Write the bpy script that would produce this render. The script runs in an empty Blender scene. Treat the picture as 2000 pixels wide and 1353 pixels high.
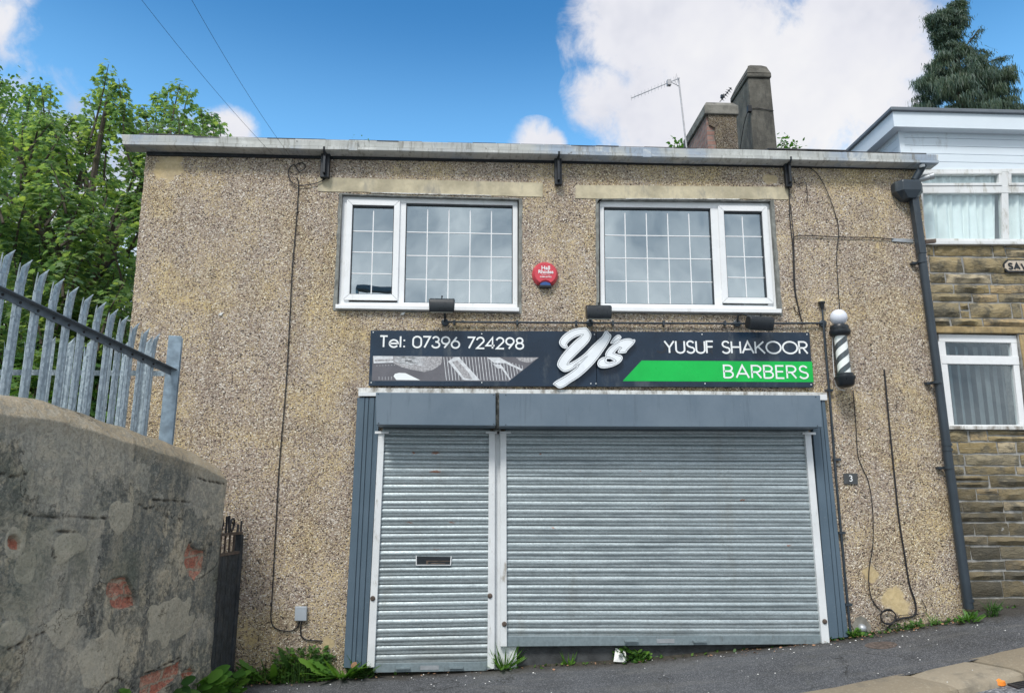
import bpy, bmesh, math, random
import numpy as np
from mathutils import Vector, Matrix, noise, geometry
random.seed(7); np.random.seed(7)
PI = math.pi; SC = bpy.context.scene; COL = SC.collection

# ------------------------------------------------------------------ camera
CAM = Vector((0.0, -7.0, 1.50))
FPX = 1444.0
pitch = math.radians(12.17); yaw = math.radians(3.05)
F = Vector((math.sin(yaw)*math.cos(pitch), math.cos(yaw)*math.cos(pitch), math.sin(pitch)))
R = F.cross(Vector((0, 0, 1))).normalized(); U = R.cross(F).normalized()
roll = math.radians(-0.125)
R, U = (R*math.cos(roll) + U*math.sin(roll)).normalized(), (U*math.cos(roll) - R*math.sin(roll)).normalized()
cd = bpy.data.cameras.new('camera'); cam = bpy.data.objects.new('camera', cd); COL.objects.link(cam)
M = Matrix((R, U, -F)).transposed().to_4x4(); M.translation = CAM; cam.matrix_world = M
cd.sensor_width = 36; cd.sensor_fit = 'HORIZONTAL'; cd.lens = FPX/2000*36; cd.clip_end = 3000; cd.clip_start = 0.05
SC.camera = cam
def ray(px, py): return F + R*((px-1000)/FPX) - U*((py-676.5)/FPX)     # measured picture point -> direction
def P(px, py, Y=0.0):                                                  # point of the wall plane y = Y
    r = ray(px, py); t = (Y-CAM.y)/r.y; return CAM + r*t

# ------------------------------------------------------------------ light
SC.view_settings.view_transform = 'Standard'; SC.view_settings.look = 'None'
SC.view_settings.exposure = 0.85; SC.view_settings.gamma = 1
SUN_EL, SUN_AZ = math.radians(52), math.radians(205)      # azimuth clockwise from +y: behind the viewer, a little to the left
sdir = Vector((math.sin(SUN_AZ)*math.cos(SUN_EL), math.cos(SUN_AZ)*math.cos(SUN_EL), math.sin(SUN_EL)))
ld = bpy.data.lights.new('sun', 'SUN'); ld.energy = 1.6; ld.angle = math.radians(14); ld.color = (1, .97, .92)
lo = bpy.data.objects.new('sun', ld); COL.objects.link(lo); lo.rotation_euler = sdir.to_track_quat('Z', 'Y').to_euler()

class NT:
    """small helper round a node tree"""
    def __init__(s, tree): s.t = tree; s.n = tree.nodes; s.l = tree.links
    def new(s, typ, **kw):
        n = s.n.new(typ)
        for k, v in kw.items(): setattr(n, k, v)
        return n
    def put(s, n, i, v):
        if v is None: return
        if isinstance(v, bpy.types.NodeSocket): s.l.new(v, n.inputs[i])
        else:
            sock = n.inputs[i]
            if hasattr(sock, 'default_value'):
                if sock.type == 'RGBA' and len(v) == 3: v = (*v, 1)
                sock.default_value = v
    def math(s, op, a, b=None, c=None, clamp=False):
        n = s.new('ShaderNodeMath', operation=op, use_clamp=clamp)
        s.put(n, 0, a); s.put(n, 1, b); s.put(n, 2, c); return n.outputs[0]
    def vmath(s, op, a, b=None, scale=None):
        n = s.new('ShaderNodeVectorMath', operation=op); s.put(n, 0, a); s.put(n, 1, b)
        if scale is not None: s.put(n, 3, scale)
        return n.outputs['Value'] if op in ('DOT_PRODUCT', 'LENGTH', 'DISTANCE') else n.outputs[0]
    def mapr(s, v, a, b, c=0.0, d=1.0, smooth=True):
        n = s.new('ShaderNodeMapRange', interpolation_type='SMOOTHSTEP' if smooth else 'LINEAR')
        for i, x in enumerate((v, a, b, c, d)): s.put(n, i, x)
        return n.outputs[0]
    def mix(s, f, a, b, mode='MIX'):
        n = s.new('ShaderNodeMix', data_type='RGBA', blend_type=mode)
        s.put(n, 0, f); s.put(n, 6, a); s.put(n, 7, b); return n.outputs[2]
    def noise(s, vec, scale, detail=3, rough=.5, dist=0.0, out='Fac'):
        n = s.new('ShaderNodeTexNoise'); s.put(n, 'Vector', vec); s.put(n, 'Scale', scale); s.put(n, 'Detail', float(detail))
        s.put(n, 'Roughness', rough); s.put(n, 'Distortion', dist); return n.outputs[out]
    def voro(s, vec, scale, feature='F1', rnd=1.0):
        n = s.new('ShaderNodeTexVoronoi', feature=feature); s.put(n, 'Vector', vec); s.put(n, 'Scale', scale)
        s.put(n, 'Randomness', rnd); return n.outputs
    def ramp(s, f, stops, interp='LINEAR'):
        n = s.new('ShaderNodeValToRGB'); cr = n.color_ramp; cr.interpolation = interp
        while len(cr.elements) < len(stops): cr.elements.new(.5)
        for e, (p, c) in zip(cr.elements, stops): e.position = p; e.color = (*c, 1) if len(c) == 3 else c
        s.put(n, 0, f); return n.outputs[0]
    def pos(s): return s.new('ShaderNodeNewGeometry').outputs['Position']
    def objc(s): return s.new('ShaderNodeTexCoord').outputs['Object']
    def island(s): return s.new('ShaderNodeNewGeometry').outputs['Random Per Island']
    def scalev(s, v, xyz):
        n = s.new('ShaderNodeMapping'); s.put(n, 0, v); s.put(n, 3, xyz); return n.outputs[0]
    def attr(s, name): return s.new('ShaderNodeAttribute', attribute_name=name).outputs['Fac']

w = bpy.data.worlds.new('World'); SC.world = w; w.use_nodes = True
g = NT(w.node_tree); g.n.clear()
sky = g.new('ShaderNodeTexSky', sky_type='NISHITA', sun_disc=False)
sky.sun_elevation = SUN_EL; sky.sun_rotation = SUN_AZ; sky.air_density = 1.0; sky.dust_density = .4; sky.ozone_density = 2.5
vd = g.vmath('NORMALIZE', g.new('ShaderNodeTexCoord').outputs['Generated'])
sep = g.new('ShaderNodeSeparateXYZ'); g.put(sep, 0, vd)
# cloud banks: (azimuth/elevation given by a measured direction, outer radius, inner radius in degrees)
CL = [(1290, 50, 6.5, 1.2), (1400, 110, 7.5, 2), (1310, 220, 5.6, 1.5), (1550, 200, 8.0, 3), (1670, 130, 6.0, 2), (1690, 250, 5.5, 2), (1745, 45, 3.4, .5), (1640, 50, 3.6, .5),
      (1190, 20, 3.0, .3), (1420, 270, 7, 3), (1180, 190, 3.0, .2), (1045, 292, 2.2, .5), (1075, 285, 1.3, .2), (-45, 40, 3.4, 1), (452, 268, 2.3, .5), (1790, 110, 2.6, .1),
      (110, 400, 7, 3.5), (330, 400, 6, 3), (60, 600, 12, 6), (-200, 470, 13, 7)]
acc = None
wob = g.noise(vd, 5.5, 6, .62)
for (px, py, ro, ri) in CL:
    c = ray(px, py).normalized()
    d = g.vmath('DOT_PRODUCT', vd, tuple(c))
    m = g.mapr(d, math.cos(math.radians(ro*1.18)), math.cos(math.radians(ri*.6)), 0, 1, False)
    acc = m if acc is None else g.math('MAXIMUM', acc, m)
wob2 = g.noise(vd, 22, 8, .66, .5)
front = g.math('ADD', acc, g.math('MULTIPLY', g.math('SUBTRACT', wob, .5), 1.9))
front = g.math('ADD', front, g.math('MULTIPLY', g.math('SUBTRACT', wob2, .5), 1.1))
front = g.math('MULTIPLY', front, g.mapr(acc, .0, .12))
frontm = g.mapr(front, .14, .86)
# the rest of the sky (sides, overhead, behind) is mostly overcast
side = g.mapr(sep.outputs[1], .18, -.12)
over = g.mapr(sep.outputs[2], .72, .92)
rest = g.math('MAXIMUM', side, over)
holes = g.mapr(g.noise(vd, 2.6, 5, .6), .33, .46, .0, 1.0)
mask = g.math('MAXIMUM', frontm, g.math('MULTIPLY', rest, holes))
shade = g.ramp(g.noise(vd, 4.0, 5, .6), [(.32, (.66, .69, .80)), (.5, (.88, .89, .96)), (.68, (1, 1, 1.02))])
shade2 = g.mix(side, shade, g.ramp(g.noise(vd, 4.2, 7, .62, .4), [(.36, (.50, .60, .72)), (.48, (.95, 1.03, 1.12)), (.62, (1.45, 1.50, 1.55))]))
skyc = g.mix(1.0, sky.outputs[0], (.62, .98, 1.32), 'MULTIPLY')
low = g.mapr(sep.outputs[2], .62, .42)
skyc = g.mix(1.0, skyc, g.mix(low, (.48, .76, .72), (1.35, 1.34, 1.02)), 'MULTIPLY')
SKYCLOUD = 4.25
cloudc = g.vmath('SCALE', shade2, scale=SKYCLOUD)
colr = g.mix(mask, skyc, cloudc)
bg = g.new('ShaderNodeBackground'); g.put(bg, 0, colr); g.put(bg, 1, .12)
wo = g.new('ShaderNodeOutputWorld'); g.l.new(bg.outputs[0], wo.inputs[0])

# ------------------------------------------------------------------ materials
MATS = {}
def mat(name, build):
    m = bpy.data.materials.new(name); m.use_nodes = True; g = NT(m.node_tree); g.n.clear()
    out = g.new('ShaderNodeOutputMaterial')
    bs = g.new('ShaderNodeBsdfPrincipled'); g.l.new(bs.outputs[0], out.inputs[0])
    build(g, bs, out); MATS[name] = m; return m
def bump(g, bs, h, strength=.5, dist=.01):
    b = g.new('ShaderNodeBump'); g.put(b, 'Strength', strength); g.put(b, 'Distance', dist); g.put(b, 'Height', h)
    g.l.new(b.outputs[0], bs.inputs['Normal'])
def plain(name, col, rough=.5, metal=0.0, var=.12, scale=6.0, dirt=None, bumpv=0.0, spec=.5):
    def f(g, bs, out):
        p = g.pos(); n = g.noise(p, scale, 5, .6)
        a = tuple(c*(1-var) for c in col); b = tuple(min(1, c*(1+var)) for c in col)
        c = g.mix(g.mapr(n, .3, .7), a, b)
        if dirt:
            dc, amt, sc = dirt
            c = g.mix(g.mapr(g.noise(g.scalev(p, (1, 1, .35)), sc, 7, .7), .62-amt*.3, .8-amt*.2), c, dc)
        g.put(bs, 'Base Color', c); g.put(bs, 'Roughness', g.mapr(g.noise(p, scale*3, 3), .3, .7, max(.02, rough-.08), rough+.08)); g.put(bs, 'Metallic', metal)
        g.put(bs, 'Specular IOR Level', spec)
        if bumpv: bump(g, bs, g.noise(p, scale*9, 5, .6), bumpv, .01)
    return mat(name, f)

def pebble(g, bs, out, dark=1.0):
    p = g.pos()
    warp = g.vmath('ADD', p, g.vmath('SCALE', g.noise(p, 60, 2, out='Color'), scale=.012))
    v1 = g.voro(warp, 92); v2 = g.voro(g.vmath('ADD', warp, (3.3, 1.7, 9.1)), 145)
    big = g.noise(p, .9, 4, .55); mid = g.noise(p, 3.4, 5, .6); fine = g.noise(p, 26, 4, .6)
    sep1 = g.new('ShaderNodeSeparateColor'); g.put(sep1, 0, v1['Color'])
    sep2 = g.new('ShaderNodeSeparateColor'); g.put(sep2, 0, v2['Color'])
    stops = [(0, (.04, .036, .038)), (.11, (.09, .078, .076)), (.20, (.225, .18, .16)), (.38, (.34, .27, .235)), (.58, (.43, .36, .31)), (.76, (.52, .45, .395)), (.9, (.68, .63, .57)), (1, (.93, .91, .88))]
    c1 = g.ramp(sep1.outputs[0], stops); c2 = g.ramp(sep2.outputs[0], stops)
    mortar = g.mix(g.mapr(fine, .3, .7), (.47, .38, .235), (.60, .50, .32))
    mortar = g.mix(g.mapr(mid, .45, .75), mortar, (.33, .28, .21))
    # how densely the stones still cover the cement
    cover = g.math('ADD', g.math('MULTIPLY', big, .9), g.math('MULTIPLY', mid, .5))
    cov = g.mapr(cover, .55, .80, .50, .98)
    bald = g.mapr(g.math('ADD', g.math('MULTIPLY', g.noise(p, 1.35, 5, .65), .8), g.math('MULTIPLY', fine, .25)), .63, .70)
    for (px, py, r) in ((330, 328, .17), (1745, 1165, .13), (1760, 1185, .10), (1700, 1120, .09), (640, 1257, .07), (1505, 350, .08)):
        q = P(px, py)
        d = g.vmath('DISTANCE', g.vmath('ADD', p, g.vmath('SCALE', g.vmath('SUBTRACT', g.noise(p, 9, 4, out='Color'), (.5, .5, .5)), scale=r*1.6)), tuple(q))
        bald = g.math('MAXIMUM', bald, g.mapr(d, r, r*.7))
    m2 = g.math('MULTIPLY', g.math('LESS_THAN', sep2.outputs[1], cov), g.math('LESS_THAN', v2['Distance'], .58))
    m1 = g.math('MULTIPLY', g.math('LESS_THAN', sep1.outputs[1], g.math('MULTIPLY', cov, .9)), g.math('LESS_THAN', v1['Distance'], .62))
    keep = g.math('SUBTRACT', 1.0, g.math('MULTIPLY', bald, .93))
    m1 = g.math('MULTIPLY', m1, keep); m2 = g.math('MULTIPLY', m2, keep)
    c = g.mix(m2, mortar, c2); c = g.mix(m1, c, c1)
    # yellowed and greyed zones, grime low on the wall and under the eaves edge
    c = g.mix(g.math('MULTIPLY', g.mapr(g.noise(p, 1.1, 5, .6, .4), .46, .66), .62), c, g.mix(1.0, c, (1.08, 1.02, .76), 'MULTIPLY'))
    sp = g.new('ShaderNodeSeparateXYZ'); g.put(sp, 0, p)
    c = g.mix(g.math('MULTIPLY', g.mapr(g.math('ADD', sp.outputs[2], g.math('MULTIPLY', mid, .5)), 1.05, .1), .75), c, g.mix(1.0, c, (.58, .575, .49), 'MULTIPLY'))
    streak = g.noise(g.scalev(p, (1, 1, .12)), 5, 5, .6)
    c = g.mix(g.math('MULTIPLY', g.mapr(streak, .48, .68), .45), c, g.mix(1.0, c, (.70, .68, .65), 'MULTIPLY'))
    g.put(bs, 'Base Color', g.mix(1.0, c, (1.05*dark, 1.015*dark, .965*dark), 'MULTIPLY')); g.put(bs, 'Roughness', .85); g.put(bs, 'Specular IOR Level', .25)
    h = g.math('ADD', g.math('MULTIPLY', m1, g.math('SUBTRACT', .7, v1['Distance'])), g.math('MULTIPLY', m2, g.math('MULTIPLY', g.math('SUBTRACT', .6, v2['Distance']), .6)))
    h = g.math('ADD', h, g.math('MULTIPLY', g.noise(p, 5, 4), .9))
    bump(g, bs, h, .85, .012)
mat('pebbledash', pebble)
mat('chimney_pebbledash', lambda g, bs, out: pebble(g, bs, out, .40))

def brickmat(name, c1, c2, mortar, sc=1.0, dirt=.3):
    def f(g, bs, out):
        tc = g.pos(); sp = g.new('ShaderNodeSeparateXYZ'); g.put(sp, 0, tc)
        cb = g.new('ShaderNodeCombineXYZ'); g.put(cb, 0, g.math('ADD', sp.outputs[0], sp.outputs[1])); g.put(cb, 1, sp.outputs[2])
        b = g.new('ShaderNodeTexBrick'); g.put(b, 'Vector', cb.outputs[0]); g.put(b, 'Color1', c1); g.put(b, 'Color2', c2); g.put(b, 'Mortar', mortar)
        g.put(b, 'Scale', 1.0*sc); g.put(b, 'Brick Width', .225); g.put(b, 'Row Height', .075); g.put(b, 'Mortar Size', .008)
        n = g.noise(tc, 12, 5, .6)
        c = g.mix(g.math('MULTIPLY', g.mapr(n, .4, .7), dirt), b.outputs[0], (.07, .06, .055))
        g.put(bs, 'Base Color', c); g.put(bs, 'Roughness', .9); bump(g, bs, g.math('SUBTRACT', n, b.outputs[1]), .6, .01)
    return mat(name, f)
brickmat('old_brick', (.27, .15, .12), (.33, .20, .165), (.24, .22, .20), 1.0, .55)

def retain(g, bs, out):
    p = g.pos(); wp = g.vmath('ADD', p, g.vmath('SCALE', g.noise(p, 3.0, 6, .65, out='Color'), scale=.35))
    n1 = g.noise(wp, 2.0, 9, .68, .3); n2 = g.noise(p, 7, 9, .72, .5); n3 = g.noise(p, 60, 6, .72); n4 = g.noise(g.scalev(p, (1, 1, .22)), 7, 8, .7); n5 = g.noise(p, 22, 7, .7, .8)
    c = g.mix(g.mapr(n1, .38, .60), (.150, .155, .146), (.30, .275, .225))
    c = g.mix(g.math('MULTIPLY', g.mapr(n2, .47, .56), .75), c, (.45, .385, .29))
    c = g.mix(g.math('MULTIPLY', g.mapr(n4, .49, .58), .75), c, (.090, .095, .094))
    c = g.mix(g.math('MULTIPLY', g.mapr(n5, .50, .58), .6), c, (.07, .07, .064)); c = g.mix(g.math('MULTIPLY', g.mapr(n5, .46, .38), .5), c, (.50, .44, .35))
    # pieces of old skim coat with ragged outlines, each a little different in tone
    wv = g.vmath('ADD', g.vmath('ADD', p, g.vmath('SCALE', g.noise(p, 3.2, 8, .72, out='Color'), scale=.75)), g.vmath('SCALE', g.noise(p, 19, 5, .7, out='Color'), scale=.09))
    vv = g.voro(wv, 2.1); sc = g.new('ShaderNodeSeparateColor'); g.put(sc, 0, vv['Color'])
    skim = g.math('GREATER_THAN', sc.outputs[0], .66)
    c = g.mix(g.math('MULTIPLY', skim, .42), c, (.38, .36, .32))
    c = g.mix(g.math('MULTIPLY', g.math('LESS_THAN', sc.outputs[0], .25), .45), c, (.115, .125, .122))
    pale = g.attr('pale'); c = g.mix(g.math('MULTIPLY', g.mapr(g.math('ADD', pale, g.math('MULTIPLY', g.math('SUBTRACT', n2, .5), 1.6)), .35, .55), g.mapr(n5, .3, .6, .25, .7)), c, (.50, .45, .36))
    cope = g.attr('cope'); c = g.mix(g.math('MULTIPLY', cope, g.mapr(n5, .42, .56, .20, .85)), c, (.36, .295, .21))
    c = g.mix(g.math('MULTIPLY', cope, g.math('MULTIPLY', g.mapr(n3, .5, .62), .7)), c, (.10, .085, .07))
    c = g.mix(g.math('MULTIPLY', g.mapr(n3, .48, .70), .35), c, (.55, .50, .42))
    c = g.mix(g.math('MULTIPLY', g.mapr(n3, .48, .30), .45), c, (.05, .05, .05))
    c = g.mix(g.math('MULTIPLY', g.mapr(g.noise(p, 1.3, 6, .65), .50, .66), .35), c, (.11, .125, .085))
    ed = g.voro(wv, 2.1, 'DISTANCE_TO_EDGE')['Distance']
    crack = g.math('MULTIPLY', g.math('MULTIPLY', g.mapr(ed, .009, .002), g.mapr(g.noise(p, 1.5, 3), .50, .56)), g.mapr(n2, .40, .50))
    crack = g.math('MAXIMUM', crack, g.attr('crack')); c = g.mix(g.math('MULTIPLY', crack, .9), c, (.022, .02, .018))
    br = g.attr('brick'); sp = g.new('ShaderNodeSeparateXYZ'); g.put(sp, 0, p)
    cb = g.new('ShaderNodeCombineXYZ'); g.put(cb, 0, g.math('ADD', sp.outputs[1], g.math('MULTIPLY', g.noise(p, 9, 4), .05))); g.put(cb, 1, g.math('ADD', sp.outputs[2], g.math('MULTIPLY', g.noise(p, 11, 4), .05)))
    b = g.new('ShaderNodeTexBrick'); g.put(b, 'Vector', cb.outputs[0]); g.put(b, 'Color1', (.42, .15, .105)); g.put(b, 'Color2', (.50, .24, .18)); g.put(b, 'Mortar', (.36, .30, .24))
    g.put(b, 'Scale', 1.0); g.put(b, 'Brick Width', .24); g.put(b, 'Row Height', .105); g.put(b, 'Mortar Size', .009)
    bc = g.mix(g.math('MULTIPLY', g.mapr(n5, .48, .60), .65), b.outputs[0], (.52, .42, .33)); bc = g.mix(g.math('MULTIPLY', g.mapr(n3, .5, .62), .7), bc, (.12, .085, .075)); bc = g.mix(g.math('MULTIPLY', g.mapr(n2, .56, .66), .4), bc, (.16, .14, .12))
    c = g.mix(g.mapr(g.math('ADD', br, g.math('MULTIPLY', g.math('SUBTRACT', n5, .5), .8)), .42, .52), c, bc); c = g.mix(1.0, c, (1.28, 1.25, 1.18), 'MULTIPLY')
    g.put(bs, 'Base Color', c); g.put(bs, 'Roughness', .92); g.put(bs, 'Specular IOR Level', .2)
    h = g.math('ADD', g.math('ADD', n2, g.math('MULTIPLY', n3, .35)), g.math('ADD', g.math('MULTIPLY', skim, .16), g.math('MULTIPLY', n5, .5)))
    h = g.math('SUBTRACT', h, g.math('MULTIPLY', crack, .8)); h = g.math('SUBTRACT', h, g.math('MULTIPLY', br, g.math('MULTIPLY', b.outputs[1], .5))); bump(g, bs, h, .9, .025)
mat('cracked_render', retain)

def asphalt(name, base, grit, sc=170, moss=.3):
    def f(g, bs, out):
        p = g.pos(); v = g.voro(p, sc); s = g.new('ShaderNodeSeparateColor'); g.put(s, 0, v['Color'])
        n = g.noise(p, 1.4, 6, .6); n2 = g.noise(p, 7, 6, .65)
        a = tuple(x*.8 for x in base); b = tuple(x*1.3 for x in base)
        c = g.mix(g.mapr(n, .3, .7), a, b)
        c = g.mix(g.mapr(s.outputs[0], .55, 1.0, 0, grit), c, (.33, .33, .34))
        c = g.mix(g.mapr(s.outputs[1], .85, 1.0, 0, .6), c, (.015, .015, .017))
        c = g.mix(g.math('MULTIPLY', g.mapr(n2, .55, .75), moss), c, (.075, .075, .05))
        wv = g.vmath('ADD', p, g.vmath('SCALE', g.noise(p, 2.5, 6, .7, out='Color'), scale=.6)); e = g.voro(wv, .9, 'DISTANCE_TO_EDGE')['Distance']
        c = g.mix(g.math('MULTIPLY', g.math('MULTIPLY', g.mapr(e, .010, .003), g.mapr(g.noise(p, .8, 3), .46, .54)), .75), c, (.02, .02, .018))
        c = g.mix(g.math('MULTIPLY', g.mapr(g.noise(p, 2.3, 6, .65), .50, .64), .35), c, g.mix(1.0, c, (.62, .62, .60), 'MULTIPLY')); c = g.mix(g.math('MULTIPLY', g.mapr(g.noise(g.scalev(p, (.4, 1.5, 1)), 2.0, 6, .65), .52, .66), .30), c, (.17, .165, .155))
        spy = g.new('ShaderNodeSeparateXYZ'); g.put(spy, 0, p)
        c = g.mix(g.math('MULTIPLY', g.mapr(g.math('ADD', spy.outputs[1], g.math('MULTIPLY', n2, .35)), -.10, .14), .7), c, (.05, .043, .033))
        g.put(bs, 'Base Color', c); g.put(bs, 'Roughness', .8); g.put(bs, 'Specular IOR Level', .35)
        bump(g, bs, g.math('SUBTRACT', g.math('MULTIPLY', n2, .6), v['Distance']), .6, .006)
    return mat(name, f)
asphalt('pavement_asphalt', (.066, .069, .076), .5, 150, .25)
asphalt('road_chippings', (.11, .115, .13), 1.0, 75, .1)

def galv(g, bs, out):
    p = g.pos(); v = g.voro(g.scalev(p, (1, 1, .6)), 75); s = g.new('ShaderNodeSeparateColor'); g.put(s, 0, v['Color'])
    n = g.noise(p, 9, 5, .6)
    c = g.mix(g.mapr(s.outputs[0], 0, 1), (.27, .325, .365), (.44, .51, .55)); c = g.mix(g.math('MULTIPLY', g.mapr(n, .5, .7), .5), c, (.22, .27, .32))
    g.put(bs, 'Base Color', c); g.put(bs, 'Metallic', .35); g.put(bs, 'Roughness', g.mapr(s.outputs[1], 0, 1, .4, .62))
mat('galvanised', galv)

def slat(g, bs, out):
    p = g.pos(); v = g.voro(g.scalev(p, (.6, 1, 1)), 120); s = g.new('ShaderNodeSeparateColor'); g.put(s, 0, v['Color'])
    n = g.noise(g.scalev(p, (.5, 1, 2.5)), 6, 6, .65); n2 = g.noise(p, 70, 4, .7); row = g.noise(g.scalev(p, (.02, 1, 1)), 26, 1)
    c = g.mix(s.outputs[0], (.33, .38, .395), (.48, .545, .565)); c = g.mix(g.math('MULTIPLY', g.mapr(n, .45, .7), .5), c, (.20, .24, .26))
    c = g.mix(g.math('MULTIPLY', g.mapr(n2, .56, .72), .4), c, (.18, .2, .2)); c = g.mix(g.math('MULTIPLY', row, .35), c, (.30, .34, .36))
    c = g.mix(g.math('MULTIPLY', g.mapr(g.noise(g.scalev(p, (1, 1, .2)), 3.5, 6, .7), .55, .75), .30), c, (.24, .22, .18))
    sz = g.new('ShaderNodeSeparateXYZ'); g.put(sz, 0, p)
    c = g.mix(g.math('MULTIPLY', g.mapr(g.math('ADD', sz.outputs[2], g.math('MULTIPLY', g.noise(g.scalev(p, (1, 1, .3)), 4, 6, .7), .9)), .95, .45), .45), c, (.17, .165, .14))
    rust = None
    for (px, py, rx, rz) in ((851, 884, .045, .014), (850, 921, .06, .012), (808, 884, .018, .012), (1055, 886, .012, .01), (800, 1020, .03, .006), (883, 1020, .03, .006), (852, 1073, .03, .008),
                             (1450, 976, .03, .008), (1080, 1030, .02, .006), (1540, 1065, .02, .007), (1250, 920, .015, .006)):
        q = P(px, py, -.06); d = g.vmath('LENGTH', g.scalev(g.vmath('SUBTRACT', g.vmath('ADD', p, g.vmath('SCALE', g.vmath('SUBTRACT', g.noise(p, 60, 3, out='Color'), (.5, .5, .5)), scale=.03)), tuple(q)), (1/rx, 0, 1/rz)))
        m = g.mapr(d, 1.1, .5); rust = m if rust is None else g.math('MAXIMUM', rust, m)
    c = g.mix(g.math('MULTIPLY', rust, .8), c, (.30, .10, .035))
    g.put(bs, 'Base Color', c); g.put(bs, 'Metallic', .45); g.put(bs, 'Roughness', g.mapr(n2, .3, .7, .42, .60)); bump(g, bs, n2, .12, .004)
mat('shutter_steel', slat)

def stone(g, bs, out):
    p = g.pos(); r = g.island(); n = g.noise(p, 4.5, 7, .65, .5); n2 = g.noise(g.scalev(p, (.5, 1, 2.2)), 22, 6, .7)
    c = g.ramp(r, [(0, (.20, .16, .09)), (.25, (.33, .255, .13)), (.45, (.27, .225, .14)), (.62, (.40, .305, .155)), (.8, (.30, .26, .18)), (.93, (.45, .33, .18)), (1, (.50, .42, .29))])
    c = g.mix(g.math('MULTIPLY', g.mapr(n, .44, .60), .8), c, (.10, .098, .085)); c = g.mix(g.math('MULTIPLY', g.mapr(n2, .5, .64), .6), c, (.44, .37, .24))
    sp = g.new('ShaderNodeSeparateXYZ'); g.put(sp, 0, p)
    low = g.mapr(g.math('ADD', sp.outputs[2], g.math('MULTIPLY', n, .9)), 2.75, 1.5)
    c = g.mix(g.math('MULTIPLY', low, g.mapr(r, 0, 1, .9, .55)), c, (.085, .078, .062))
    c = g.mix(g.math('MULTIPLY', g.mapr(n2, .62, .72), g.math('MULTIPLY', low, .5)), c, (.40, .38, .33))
    g.put(bs, 'Base Color', c); g.put(bs, 'Roughness', .9); g.put(bs, 'Specular IOR Level', .2); bump(g, bs, g.math('ADD', g.noise(p, 9, 6, .7), g.math('MULTIPLY', n2, .6)), .9, .03)
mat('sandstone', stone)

def kerbm(g, bs, out):
    p = g.pos(); r = g.island(); n = g.noise(p, 5, 7, .65); n2 = g.noise(p, 45, 5, .7)
    c = g.mix(r, (.22, .18, .125), (.29, .245, .18)); c = g.mix(g.math('MULTIPLY', g.mapr(n, .48, .68), .6), c, (.14, .125, .10)); c = g.mix(g.math('MULTIPLY', g.mapr(n2, .5, .7), .4), c, (.40, .36, .28))
    g.put(bs, 'Base Color', c); g.put(bs, 'Roughness', .9); bump(g, bs, g.math('ADD', n, g.math('MULTIPLY', n2, .3)), .6, .015)
mat('kerb_stone', kerbm)

def guttering(g, bs, out):
    p = g.pos(); n = g.noise(g.scalev(p, (1, 1, .6)), 3, 7, .7, .8); n2 = g.noise(g.scalev(p, (3, 1, .3)), 9, 6, .7); n3 = g.noise(p, 1.1, 4, .6)
    c = g.mix(g.mapr(n3, .48, .6), (.50, .51, .49), (.36, .42, .50)); c = g.mix(g.mapr(n, .50, .66), c, (.62, .63, .61))
    c = g.mix(g.math('MULTIPLY', g.mapr(n2, .50, .68), .8), c, (.24, .235, .21)); c = g.mix(g.math('MULTIPLY', g.mapr(g.noise(p, 14, 6, .75), .60, .68), .8), c, (.12, .11, .095))
    g.put(bs, 'Base Color', c); g.put(bs, 'Roughness', .75); bump(g, bs, n2, .3, .01)
mat('weathered_white_paint', guttering)

def leafm(name, cols, trans=.35):
    def f(g, bs, out):
        r = g.island(); c = g.ramp(r, [(i/(len(cols)-1), c) for i, c in enumerate(cols)])
        p = g.pos(); c = g.mix(g.math('MULTIPLY', g.mapr(g.noise(p, 1.6, 3), .35, .7), .5), c, g.mix(1.0, c, (1.3, 1.12, .62), 'MULTIPLY'))
        g.put(bs, 'Base Color', c); g.put(bs, 'Roughness', .5); g.put(bs, 'Specular IOR Level', .35)
        tl = g.new('ShaderNodeBsdfTranslucent'); g.put(tl, 0, g.mix(1.0, c, (1.45, 1.5, .75), 'MULTIPLY'))
        ms = g.new('ShaderNodeMixShader'); g.put(ms, 0, trans); g.l.new(bs.outputs[0], ms.inputs[1]); g.l.new(tl.outputs[0], ms.inputs[2]); g.l.new(ms.outputs[0], out.inputs[0])
    return mat(name, f)
leafm('maple_leaves', [(.09, .165, .11), (.13, .225, .13), (.20, .30, .14), (.33, .43, .155)], .52)
leafm('far_leaves', [(.05, .13, .035), (.09, .19, .05), (.14, .25, .07)], .4)
leafm('conifer_leaves', [(.05, .088, .078), (.07, .115, .095), (.105, .15, .11)], .25)
leafm('weed_leaves', [(.05, .14, .025), (.085, .21, .035), (.15, .30, .05)], .35)
leafm('dark_weed_leaves', [(.03, .085, .022), (.05, .13, .03), (.09, .18, .04)], .3)
plain('bark', (.075, .062, .048), .9, var=.35, scale=9, bumpv=.6)

def glass(name, refl, tint):
    def f(g, bs, out):
        lw = g.new('ShaderNodeFresnel'); g.put(lw, 0, 1.45)
        gl = g.new('ShaderNodeBsdfGlossy'); g.put(gl, 0, (.84, .95, 1.0)); g.put(gl, 1, .0)
        nz = g.noise(g.pos(), 1.6, 2); b = g.new('ShaderNodeBump'); g.put(b, 'Strength', .16); g.put(b, 'Distance', .02); g.put(b, 'Height', nz); g.l.new(b.outputs[0], gl.inputs['Normal'])
        tr = g.new('ShaderNodeBsdfTransparent'); g.put(tr, 0, tint)
        ms = g.new('ShaderNodeMixShader'); bf = g.new('ShaderNodeNewGeometry').outputs['Backfacing']; g.put(ms, 0, g.math('MULTIPLY', g.math('ADD', lw.outputs[0], refl, clamp=True), g.math('SUBTRACT', 1.0, bf)))
        g.l.new(tr.outputs[0], ms.inputs[1]); g.l.new(gl.outputs[0], ms.inputs[2]); g.l.new(ms.outputs[0], out.inputs[0])
    return mat(name, f)
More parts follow.
